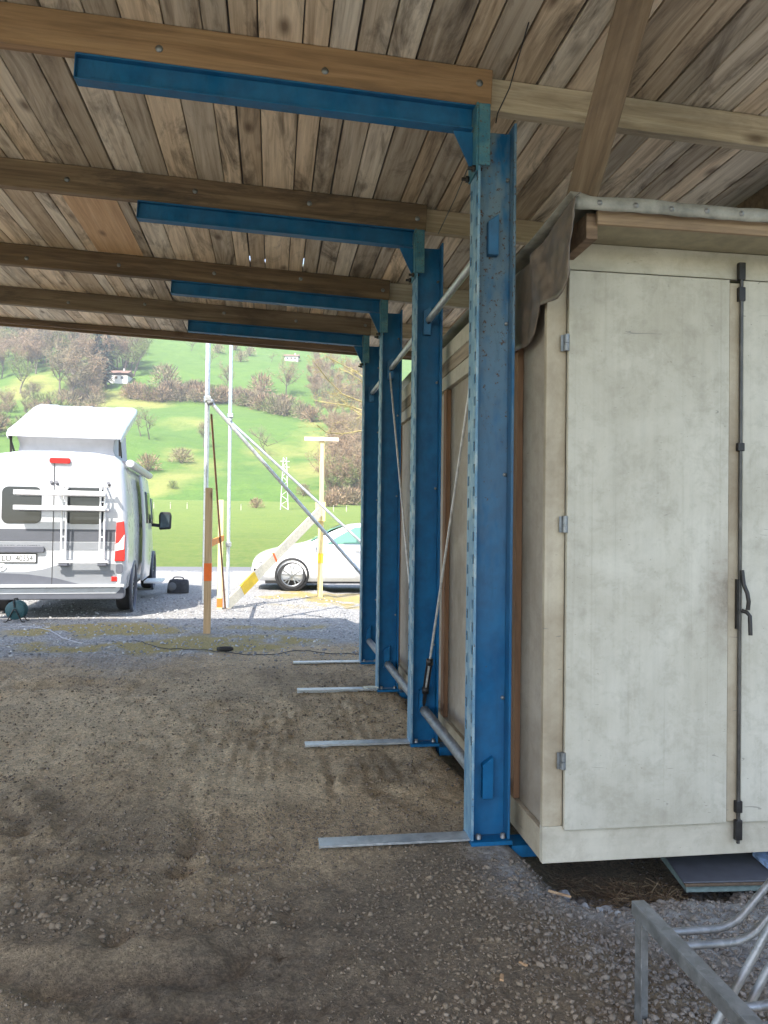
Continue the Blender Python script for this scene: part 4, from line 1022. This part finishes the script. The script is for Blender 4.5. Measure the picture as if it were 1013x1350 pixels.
for i in range(41):
    t_ = i/40*4; sgm = min(int(t_), 3); f_ = t_-sgm
    cs = [(.74,.72),(-.74,.72),(-.74,2.5),(.74,2.5),(.74,.72)]
    x = cs[sgm][0]*(1-f_)+cs[sgm+1][0]*f_; y = cs[sgm][1]*(1-f_)+cs[sgm+1][1]*f_
    row = []
    for j in range(8):
        u_ = j/7; top_ = pz(y)-.02; zz = 2.44*(1-u_)+top_*u_; pinch = .05*math.sin(u_*math.pi)+.012*float(fbm(i*.6,j*.8,2))
        kx = 1-pinch/.74*1.0
        row.append((x*kx, y+(pinch if y < 1.6 else -pinch)*.8, zz))
    P.append(row)
b.grid(P); b.build('bellows', simple('grey_tent_fabric', (.42,.42,.43), .8, 0, .08, 6), pop)
for s in (-1, 1):
    b = MB(); b.bar((s*.80,.70,2.47),(s*.80,.68,2.74),.03,.03); b.bar((s*.80,.95,2.47),(s*.81,.62,2.74),.02,.03); b.build('lift_strut', STEEL_D, pop)

# ------------------------------------------------------------------ white hatchback seen from its left side
CARW = simple('car_white_paint', (.80,.80,.80), .2, 0, .02, 3, **{'Coat Weight': .8, 'Coat Roughness': .05})
pc = onZ(389, 778)
car = empty('parked_car', (pc.x-.86, pc.y+.80, 0), 'white hatchback car parked sideways behind the timber post, nose to the left', 'car', rot=(0,0,rad(-1.5))); car.scale = (.94,)*3
cs = [(0.0,.30,.50,.60,.56,.40),(.03,.24,.58,.72,.66,.50),(.14,.20,.68,.82,.76,.60),(.40,.18,.78,.885,.86,.66),(.80,.18,.86,.90,.94,.70),(1.12,.18,.92,.905,1.0,.70),(1.30,.18,.95,.905,1.06,.69),(1.65,.18,.965,.905,1.26,.65),(2.05,.18,.98,.905,1.425,.60),(2.5,.18,.99,.905,1.47,.59),(3.0,.18,1.0,.905,1.465,.59),(3.5,.18,1.02,.90,1.42,.58),(3.85,.2,1.03,.885,1.28,.58),(4.1,.24,.98,.85,1.08,.66),(4.25,.32,.80,.76,.86,.62)]
rings = []
for s_, zb, zl, hw, zt_, ht in cs:
    h_ = [(hw*.88,zb),(hw*.985,zb+.10),(hw*1.0,zb+.22*(zl-zb)+.08),(hw*1.005,zl-.14*(zl-zb)),(hw*.97,zl),(ht+.05+.3*max(0,hw-ht-.25)*0,zt_-.07*(zt_-zl)-.01),(ht-.02,zt_-.015),(ht*.55,zt_+.008),(0,zt_+.014)]
    r_ = [(s_, -yy, zz) for yy, zz in h_]
    rings.append(r_+[(x_, -y_, z_) for x_, y_, z_ in r_[-2::-1]])
b = MB(); b.grid(rings); n_ = len(rings[0]); b.add(rings[0], [tuple(range(n_))]); b.add(rings[-1], [tuple(range(n_))])
for i in range(len(rings)-1): b.add([rings[i][0],rings[i][-1],rings[i+1][-1],rings[i+1][0]], [(0,1,2,3)])
cb = b.build('body', CARW, car); sm = cb.modifiers.new('round', 'SUBSURF'); sm.levels = 1; sm.render_levels = 2
CGL = N('green_tint_glass'); CGL = CGL.set((.10,.24,.17), .05, 0)
def side_pt(s_, z): # near flank of the greenhouse
    ks = [c[0] for c in cs]; zl = np.interp(s_, ks, [c[2] for c in cs]); hw = np.interp(s_, ks, [c[3] for c in cs])*.965; zt_ = np.interp(s_, ks, [c[4] for c in cs])-.03; ht = np.interp(s_, ks, [c[5] for c in cs])+.045
    t = (z-zl)/max(.02, zt_-zl); return hw*(1-t)+ht*t
for sg in (-1, 1):
    for poly in ([(1.62,1.005),(1.80,1.13),(2.22,1.36),(2.52,1.385),(2.52,1.005)], [(2.60,1.005),(2.60,1.385),(3.1,1.37),(3.45,1.30),(3.62,1.15),(3.60,1.04)]):
        b = MB(); pts = [(s_, sg*(side_pt(s_, z)+.012), z) for s_, z in poly]; b.prism(pts, (0, sg*.010, .004)); b.build('side_window', CGL, car)
    b = MB(); b.prism([(1.30,sg*.93,1.0),(1.42,sg*.93,.965),(1.50,sg*.93,1.02),(1.48,sg*.93,1.11),(1.36,sg*.93,1.11)], (0,sg*.15,0)); b.build('wing_mirror', BLACK if False else CARW, car, bevel=.03)
    b = MB(); b.prism([(.06,sg*.76,.62),(.20,sg*.845,.66),(.50,sg*.885,.74),(.48,sg*.89,.69),(.24,sg*.87,.60)], (0,sg*.016,0)); b.build('headlight', WHTL, car, bevel=.004)
    for s_ in (.87, 3.48):
        wheel(car, (s_, sg*.80, .318), .318, .215, out=sg, ax='y', rimr=.74)
        b = MB(); b.lathe([(.318,-.02),(.365,-.02),(.368,.012),(.318,.012)], (s_, sg*.895, .335), 'y', 36); b.build('wheel_arch', BLACK, car)  # black ring puts the wheel arch shade into colour
        b = MB(); b.box((s_-.17,sg*.84-.02,.30),(s_-.09,sg*.84+.03,.42)); b.build('brake_caliper', REDL, car, bevel=.008)
    b = MB(); b.bar((2.22,sg*.925,.86),(2.42,sg*.925,.865),.03,.028); b.build('door_handle', CARW, car, bevel=.006)
    for s_ in (1.38, 2.56):
        b = MB(); b.bar((s_,sg*.911,.98),(s_+.0,sg*.913,.34),.006,.006); b.build('door_seam', STEEL_D, car)
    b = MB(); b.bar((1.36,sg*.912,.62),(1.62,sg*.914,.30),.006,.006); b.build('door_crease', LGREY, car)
    b = MB(); b.prism([(.04,sg*.70,.34),(.24,sg*.86,.34),(.26,sg*.87,.46),(.05,sg*.74,.46)], (0,sg*.012,0)); b.build('air_intake', BLACK, car)
b = MB(); P = [[(s_, y_*k, z) for y_ in (-1,-.5,0,.5,1)] for s_, z, k in ((1.27,1.055,.70),(1.45,1.165,.68),(1.70,1.305,.64),(2.0,1.432,.585))]
b.grid(P); b.build('windscreen', CGL, car, solid=.012)
b = MB(); b.box((-.012,-.35,.30),(.02,.35,.42)); b.build('grille', BLACK, car, bevel=.01)
b = MB(); b.box((.3,-.8,.14),(4.0,.8,.20)); b.build('underbody', BLACK, car)

# ------------------------------------------------------------------ trees, bushes, houses, pylon on the hillside
def bark(name, c1, c2):
    M = N(name); r = M.attr('rnd').outputs['Fac']; n = M.noise(M.coord(), 3, 4)
    return M.set(M.mix(M.math('ADD', M.math('MULTIPLY', r, .7), M.math('MULTIPLY', n, .3)), c1, c2), .9)
B_GREY = bark('grey_brown_twigs', (.14,.11,.06), (.36,.29,.17)); B_PINK = bark('pinkish_brown_twigs', (.17,.11,.06), (.40,.28,.17))
B_GREEN = bark('budding_green_twigs', (.09,.13,.03), (.26,.30,.10)); B_YEL = bark('yellow_lit_twigs', (.24,.19,.08), (.42,.35,.16))
B_CON = bark('conifer_needles', (.012,.035,.022), (.045,.085,.05)); B_TRUNK = bark('tree_bark', (.09,.07,.055), (.20,.165,.13))
def bare_tree(name, h, spread, twig, ntw, seed, low=.25, wid=.10, shape=1.0):
    """tapered trunk with limbs, crown of many thin twig strips"""
    R = random.Random(seed)
    t = bpy.data.objects.new(name, None); COL.objects.link(t)
    tb = MB(); cb_ = MB(); tips = []
    def limb(p, d, L, r, lv):
        pts = [p]; q = p.copy(); dd = d.copy(); n = 4
        for i in range(n):
            dd = (dd + Vector((R.uniform(-1,1),R.uniform(-1,1),R.uniform(-.3,.8)))*.22).normalized(); q = q+dd*L/n; pts.append(q)
        tb.rnd = R.random(); tb.tube(pts, r, 5 if lv else 7, False, [r*(1-.75*i/n) for i in range(n+1)])
        if lv < 2:
            for k in range(4 if lv == 0 else 3):
                i = R.randint(1 if lv else 2, n); a = R.uniform(0, 6.28)
                nd = (dd*.45 + Vector((math.cos(a), math.sin(a), R.uniform(-.1,.7)))*spread).normalized()
                limb(pts[i], nd, L*R.uniform(.5,.75), r*.5, lv+1)
        tips.extend(pts[1:] if lv else pts[3:])
    limb(Vector((0,0,-.3)), Vector((R.uniform(-.08,.08),R.uniform(-.08,.08),1)), h*.62, h*.022, 0)
    for k in range(5):
        a = R.uniform(0, 6.28); limb(Vector((0,0,h*R.uniform(low,.5))), Vector((math.cos(a)*spread, math.sin(a)*spread, R.uniform(.4,1.1))).normalized(), h*R.uniform(.32,.5), h*.010, 1)
    for k in range(ntw):
        p = R.choice(tips); d = Vector((R.gauss(0,1), R.gauss(0,1), R.gauss(.45,.8))).normalized(); L = h*R.uniform(.05,.15)*shape
        s_ = d.cross(Vector((R.gauss(0,1),R.gauss(0,1),R.gauss(0,1)))).normalized()*wid*R.uniform(.3,1)*h/12
        p = p+Vector((R.gauss(0,1),R.gauss(0,1),R.gauss(0,1)))*h*.025
        cb_.rnd = R.random(); m_ = p+d*L*.5+Vector((R.uniform(-1,1),R.uniform(-1,1),R.uniform(-1,1)))*L*.15
        cb_.add([p-s_*.5, p+s_*.5, m_+s_*.35, m_-s_*.35, p+d*L], [(0,1,2,3),(3,2,4)])
    tb.build('trunk', B_TRUNK, t, recalc=False); cb_.build('crown', twig, t, recalc=False); return t
def conifer(name, h, seed):
    R = random.Random(seed); t = bpy.data.objects.new(name, None); COL.objects.link(t)
    b = MB(); b.tube([(0,0,-.5),(0,0,h*.97)], h*.016, 7, False, [h*.016,h*.003]); b.build('trunk', B_TRUNK, t)
    b = MB()
    for k in range(620):
        u_ = R.random()**.8; z = h*(.12+.86*u_); rr = h*.19*(1-u_)**.85*R.uniform(.35,1.05)+.1; a = R.uniform(0,6.28)
        d = Vector((math.cos(a), math.sin(a), -.35-.2*R.random())); p = Vector((math.cos(a)*rr*.35, math.sin(a)*rr*.35, z)); q = p+d*rr*.8
        s_ = Vector((-math.sin(a), math.cos(a), R.uniform(-.3,.3)))*h*.022*R.uniform(.6,1.4); b.rnd = R.random()
        b.add([p-s_, p+s_, q+s_*.5, q-s_*.5-Vector((0,0,.2)), q+d*h*.02], [(0,1,2,3),(3,2,4)])
    b.build('crown', B_CON, t, recalc=False); return t
def bush(name, h, twig, seed):
    R = random.Random(seed); t = bpy.data.objects.new(name, None); COL.objects.link(t)
    tb = MB(); b = MB()
    for k in range(9):
        a = R.uniform(0,6.28); tb.tube([(0,0,-.2),(math.cos(a)*h*.25,math.sin(a)*h*.25,h*.45),(math.cos(a)*h*.5,math.sin(a)*h*.5,h*.8)], .05, 4, False)
    for k in range(520):
        a = R.uniform(0,6.28); ph = R.uniform(0,1.45); rr = h*.62*R.random()**.45; p = Vector((math.cos(a)*math.cos(ph)*rr, math.sin(a)*math.cos(ph)*rr, math.sin(ph)*rr*1.25+.05*h))
        d = (p+Vector((R.gauss(0,1),R.gauss(0,1),R.gauss(0,1)))*h*.25).normalized(); L = h*R.uniform(.1,.28); s_ = d.cross(Vector((R.gauss(0,1),R.gauss(0,1),R.gauss(0,1)))).normalized()*h*.018
        b.rnd = R.random(); b.add([p-s_, p+s_, p+d*L], [(0,1,2)])
    tb.build('stem', B_TRUNK, t, recalc=False); b.build('crown', twig, t, recalc=False); return t
protos = {}
def proto(key, maker):
    protos[key] = [maker, None]; 
proto('g1', lambda: bare_tree('leafless_tree', 12, .75, B_GREY, 1500, 1)); proto('g2', lambda: bare_tree('leafless_tree', 12, .55, B_GREY, 1500, 2, .35))
proto('p1', lambda: bare_tree('leafless_tree', 12, .6, B_PINK, 1600, 3)); proto('p2', lambda: bare_tree('leafless_tree', 12, .45, B_PINK, 1600, 4, .4))
proto('b1', lambda: bare_tree('budding_tree', 12, .6, B_GREEN, 1500, 5)); proto('thin', lambda: bare_tree('leafless_tree', 12, .9, B_GREY, 420, 8, .3, .07))
proto('c1', lambda: conifer('conifer_tree', 14, 1)); proto('c2', lambda: conifer('conifer_tree', 14, 2))
proto('s1', lambda: bush('bare_bush', 4, B_PINK, 1)); proto('s2', lambda: bush('bare_bush', 4, B_GREY, 2)); proto('s3', lambda: bush('budding_bush', 4, B_GREEN, 3))
PH = dict(g1=12,g2=12,p1=12,p2=12,b1=12,thin=12,c1=14,c2=14,s1=4,s2=4,s3=4)
RT = random.Random(5)
def plant(key, p, h, label, cat, group=None):
    mk = protos[key]
    if mk[1] is None: mk[1] = mk[0](); o = mk[1]
    else: o = copy_tree(mk[1])
    k = h/PH[key]; o.location = p; o.scale = (k*RT.uniform(.85,1.2), k*RT.uniform(.85,1.2), k); o.rotation_euler = (0, 0, RT.uniform(0, 6.28)); tag(o, label, cat)
    if group: o['group'] = group
    elif 'group' in o: del o['group']
    return o
def hpx(p, px): return px*p.length/FPX
# the wood at upper left
GW = 'bare trees of the wood on the upper left hillside'
for i in range(190):
    u = RT.uniform(-25, 185); v0 = np.interp(u, [-70,0,40,90,130,185], [500,505,495,492,500,488]); v = v0-RT.random()**1.1*(v0-398 if u < 150 else 62)
    p = at(u, v); key = RT.choice(['p1','p2','p1','p2','g1','g2','b1'] if v > 440 else ['p1','p2','g1','g2','p1'])
    if (u < 40 and v < 450) or RT.random() < .10:
        plant(RT.choice(['c1','c2']), p, RT.uniform(17, 26), 'dark conifer among the bare trees of the wood on the upper left hillside', 'tree', 'conifers in the upper left wood')
    elif key == 'b1': plant(key, p, RT.uniform(13, 19), 'green budding tree among the bare trees of the upper left wood', 'tree', 'budding trees in the upper left wood')
    else: plant(key, p, RT.uniform(13, 21), 'bare brown tree in the wood on the upper left hillside', 'tree', GW)
# bushes and small trees on the slope between the wood and the van
for i in range(64):
    u = RT.uniform(-30, 130); v = np.interp(u, [-30,30,80,130], [560,560,545,520])-RT.uniform(-22, 24)
    plant(RT.choice(['s1','s2','s3','g2','p1']), at(u, v), RT.uniform(4, 9), 'bare bush or low tree on the slope behind the camper van roof', 'bush', 'bushes on the slope behind the van')
for u, v, hp, key in ((27,520,48,'b1'),(97,535,75,'g1'),(117,530,62,'p1'),(78,520,55,'g2'),(140,512,55,'c1')):
    p = at(u, v); plant(key, p, hpx(p, hp), {'b1':'slim budding tree left of the van roof on the slope','g1':'tall grey tree standing alone below the wood, above the van roof','p1':'brownish tree just right of the tall grey tree above the van roof','g2':'grey tree just left of the tall grey tree above the van roof','c1':'dark conifer left of the small house on the hillside'}[key], 'tree')
# hedge along the terrace edge
for i in range(100):
    u = RT.uniform(168, 412); v = np.interp(u, [165,200,260,330,412], [528,527,528,535,556])+RT.uniform(-6, 3)
    plant(RT.choice(['s1','s2','s1','s2','s3','p2']), at(u, v), RT.uniform(4.5, 8.5), 'bare bush in the long hedge crossing the middle of the hillside', 'bush', 'bushes of the long hedge on the hillside')
for u, v, hp, lab in ((218,510,32,'round crowned tree rising above the hedge right of the small house'),(176,497,50,'pale budding tree beside the meadow edge right of the wood'),(345,520,30,'bare tree rising above the hedge, left of centre of the green meadow'),(378,522,44,'pinkish bare tree, tallest above the right end of the hedge'),(300,518,34,'bare tree above the hedge directly behind the tall tubes')):
    p = at(u, v); plant({218:'s2',176:'b1',345:'s1',378:'p1',300:'g2'}[u], p, hpx(p, hp), lab, 'tree')
# scattered trees on the meadows
GS = 'scattered small trees on the upper green meadow'
for u, v, hp in ((252,463,18),(275,485,22),(330,470,14),(318,478,16),(358,478,14),(310,462,12),(288,466,14),(345,460,12)):
    p = at(u, v); plant(RT.choice(['s1','s2','thin']), p, hpx(p, hp), 'small bare tree scattered on the upper green meadow', 'tree', GS)
for u, v, hp, key, lab in ((197,580,42,'thin','thin bare tree on the slope just right of the van pop-up roof'),(186,576,36,'thin','thin bare tree touching the right edge of the van pop-up roof'),(268,590,32,'g2','bare tree standing behind the nearer tall tube'),(352,602,42,'thin','thin bare tree beside the diagonal tubes, low on the meadow'),(239,612,22,'s2','scrubby bush on the yellow bank right of the van'),(196,622,26,'s1','reddish bush beside the van awning'),(338,670,15,'s1','small round bare tree at the field edge, left of the pylon'),(228,645,12,'s3','low green bush on the yellow bank above the field'),(400,655,18,'s2','low bush at the hill foot just left of the T-shaped post')):
    p = at(u, v); plant(key, p, hpx(p, hp), lab, 'tree' if key[0] != 's' else 'bush')
# wood strip on the right, running down the slope
GR = 'bare trees of the wood strip behind the T-shaped post'
for i in range(110):
    v = RT.uniform(480, 668); u0 = np.interp(v, [480,540,600,668], [405,415,440,432]); u = RT.uniform(u0, 500 if v < 600 else 520)
    p = at(u, v)
    plant(RT.choice(['p1','p2','g1','g2','p1','b1' if v > 600 else 'p2']), p, RT.uniform(8, 13), 'bare tree in the wood strip behind the T-shaped post', 'tree', GR)
for i in range(14):
    u = RT.uniform(428, 500); v = RT.uniform(655, 668); plant(RT.choice(['s1','s2','s3']), at(u, v), RT.uniform(3, 5.5), 'bush along the foot of the right wood strip', 'bush', 'bushes at the foot of the right wood strip')
# near tree whose lit branches reach in from the right
nt_ = empty('roadside_tree', (7.3, 27.0, 0), 'sunlit roadside tree whose yellow twigs reach in above the white car', 'tree')
R = random.Random(3); tb = MB(); tb.tube([(0,0,-.1),(-.1,0,2.5),(.05,.1,5.5),(0,0,9)], .2, 9, True, [.22,.18,.13,.04]); cb_ = MB()
for pix in ([(560,560),(500,545),(478,530),(452,520),(432,500),(415,478)],[(560,520),(500,515),(470,490),(450,480),(430,470)],[(560,600),(490,545),(460,535),(440,532),(415,528)],[(580,610),(500,568),(475,568),(450,572),(430,570),(418,560)],[(560,540),(510,520),(480,505),(462,492),(448,486)],[(560,580),(520,548),(480,548),(465,540),(452,528),(440,515)]):
    pts = [onY(u, v, 26.6+R.uniform(-.8,.8))-nt_.location for u, v in pix]; pts = [Vector((0,0,pts[0].z-1.0))]+pts
    cb_.rnd = R.random(); n = len(pts); cb_.tube(pts, .03, 5, False, [.032*(1-i/n)+.007 for i in range(n)])
    for i in range(3, n):
        for k in range(9):
            p = pts[i]*(1-(t:=R.random()))+pts[i-1]*t; d = Vector((R.uniform(-1.1,.3), R.uniform(-.6,.6), R.uniform(-.35,.8)))*R.uniform(.25,.8); cb_.rnd = R.random()
            cb_.tube([p, p+d*.5+Vector((0,0,R.uniform(-.1,.1))), p+d], .006, 3, False, [.006,.005,.003])
            for j in range(3):
                q = p+d*R.uniform(.4,1); e = Vector((R.uniform(-1,1),R.uniform(-1,1),R.uniform(-.5,1)))*.12; cb_.tube([q, q+e], .006, 3, False)
tb.build('trunk', B_TRUNK, nt_); cb_.build('branches', B_YEL, nt_, recalc=False)
# houses
HW = simple('house_render', (.66,.63,.58), .8, 0, .1); HB = simple('house_dark_boards', (.10,.065,.045), .8, 0, .25, 3); HR = simple('house_roof_tiles', (.22,.13,.095), .8, 0, .2, 2); HGL = simple('house_window', (.06,.065,.075), .2)
def house(u, v, wpx, label, dark):
    p = at(u, v); w_ = hpx(p, wpx); h_ = w_*.30; d_ = w_*.7
    h = empty('hillside_house', p, label, 'house', None, (0,0,rad(-8)))
    b = MB(); b.box((-w_/2,-d_/2,-2),(w_/2,d_/2,h_*.62)); b.build('base_wall', HW, h)
    b = MB(); b.box((-w_/2-.05,-d_/2-.05,h_*.62),(w_/2+.05,d_/2+.05,h_)); b.build('upper_wall', HB if dark else HW, h)
    b = MB(); e = .7; b.prism([(-w_/2-e,-d_/2-e,h_-.15),(-w_/2-e,0,h_+w_*.17),(-w_/2-e,d_/2+e,h_-.15)], (w_+2*e,0,0)); rf = b.build('roof', HR, h)
    b = MB(); b.box((w_*.2,-.4,h_+w_*.10),(w_*.2+.7,.4,h_+w_*.25)); b.build('chimney', HW, rf)
    for k in range(3):
        x = -w_*.36+w_*.28*k; b = MB(); b.box((x,-d_/2-.12,h_*.12),(x+w_*.13,-d_/2-.001,h_*.5)); b.build('window', HGL if k != 1 else HB, h)
house(157, 503, 27, 'small house with white base and brown roof at the meadow edge', True)
house(385, 476, 17, 'pale house under the canopy roof edge, high on the right meadow', False)
# lattice pylon
p = at(375, 672); hh = hpx(p, 68); py = empty('lattice_pylon', p, 'slim white lattice pylon at the foot of the hill', 'pylon')
b = MB(); w0, w1 = hh*.075, hh*.03
for sx in (-1,1):
    for sy in (-1,1): b.bar((sx*w0,sy*w0,-.3),(sx*w1,sy*w1,hh),.10,.10)
nn = 11
for k in range(nn):
    z0, z1 = hh*k/nn, hh*(k+1)/nn; a_, c_ = w0+(w1-w0)*k/nn, w0+(w1-w0)*(k+1)/nn; s = 1 if k % 2 else -1
    for sy in (-1,1): b.bar((-s*a_,sy*a_,z0),(s*c_,sy*c_,z1),.07,.07); b.bar((sy*a_,-s*a_,z0),(sy*c_,s*c_,z1),.07,.07)
b.build('lattice_frame', simple('pylon_paint', (.66,.68,.66), .6), py)
b = MB()
for zz in (.82,.93): b.bar((-hh*.09,0,hh*zz),(hh*.09,0,hh*zz),.12,.12)
b.build('crossarm', simple('pylon_arm_paint', (.6,.62,.6), .6), py)
# pasture posts at the field edge
FP = simple('fence_post_wood', (.52,.48,.38), .8)
for u, v in ((203,664),(225,666),(247,667),(269,668),(318,669),(457,670),(440,668)):
    d = ray(u, v); t = 150/d.y; q = Vector((0,0,CAM_H))+d*t; q.z = float(terr(q.x, q.y))
    o_ = empty('pasture_post', q, 'thin pale pasture fence post along the far edge of the field', 'fence post', 'pasture posts along the field edge')
    b = MB(); b.tube([(0,0,-.2),(0,0,1.25)], .075, 7); b.build('post', FP, o_); b = MB(); b.box((-.05,-.1,1.0),(.05,-.07,1.1)); b.build('insulator', BLACK, o_)

# ------------------------------------------------------------------ valley haze
b = MB(); b.box((-900,-60,-3),(1100,1010,345))
hz = b.build('haze', [], None); M = N('haze_air'); M.t.nodes.remove(M.b); pv = M.n('VolumePrincipled'); pv.inputs['Color'].default_value = (.9,.93,1,1); pv.inputs['Density'].default_value = .00035
M.l(pv.outputs[0], M.t.nodes['Material Output'].inputs['Volume']); hz.data.materials.append(M.m); tag(hz, 'pale spring haze filling the valley up to the hillside', 'haze', kind='stuff')

# thin wires
for pts, lab in (([onZ(700,20,3.445), onY(672,116,3.30), onY(656,150,3.318), onY(654,162,3.30)], 'thin dark wire crossing the right end of the nearest joist'), ([onY(616,224,3.28), onY(600,262,3.9), onY(578,308,4.78)], 'thin dark wire running from the nearest arm clamp back to the second joist')):
    b = MB(); b.tube(pts, .003, 6); tag(b.build('hanging_wire', CAB, None), lab, 'wire')
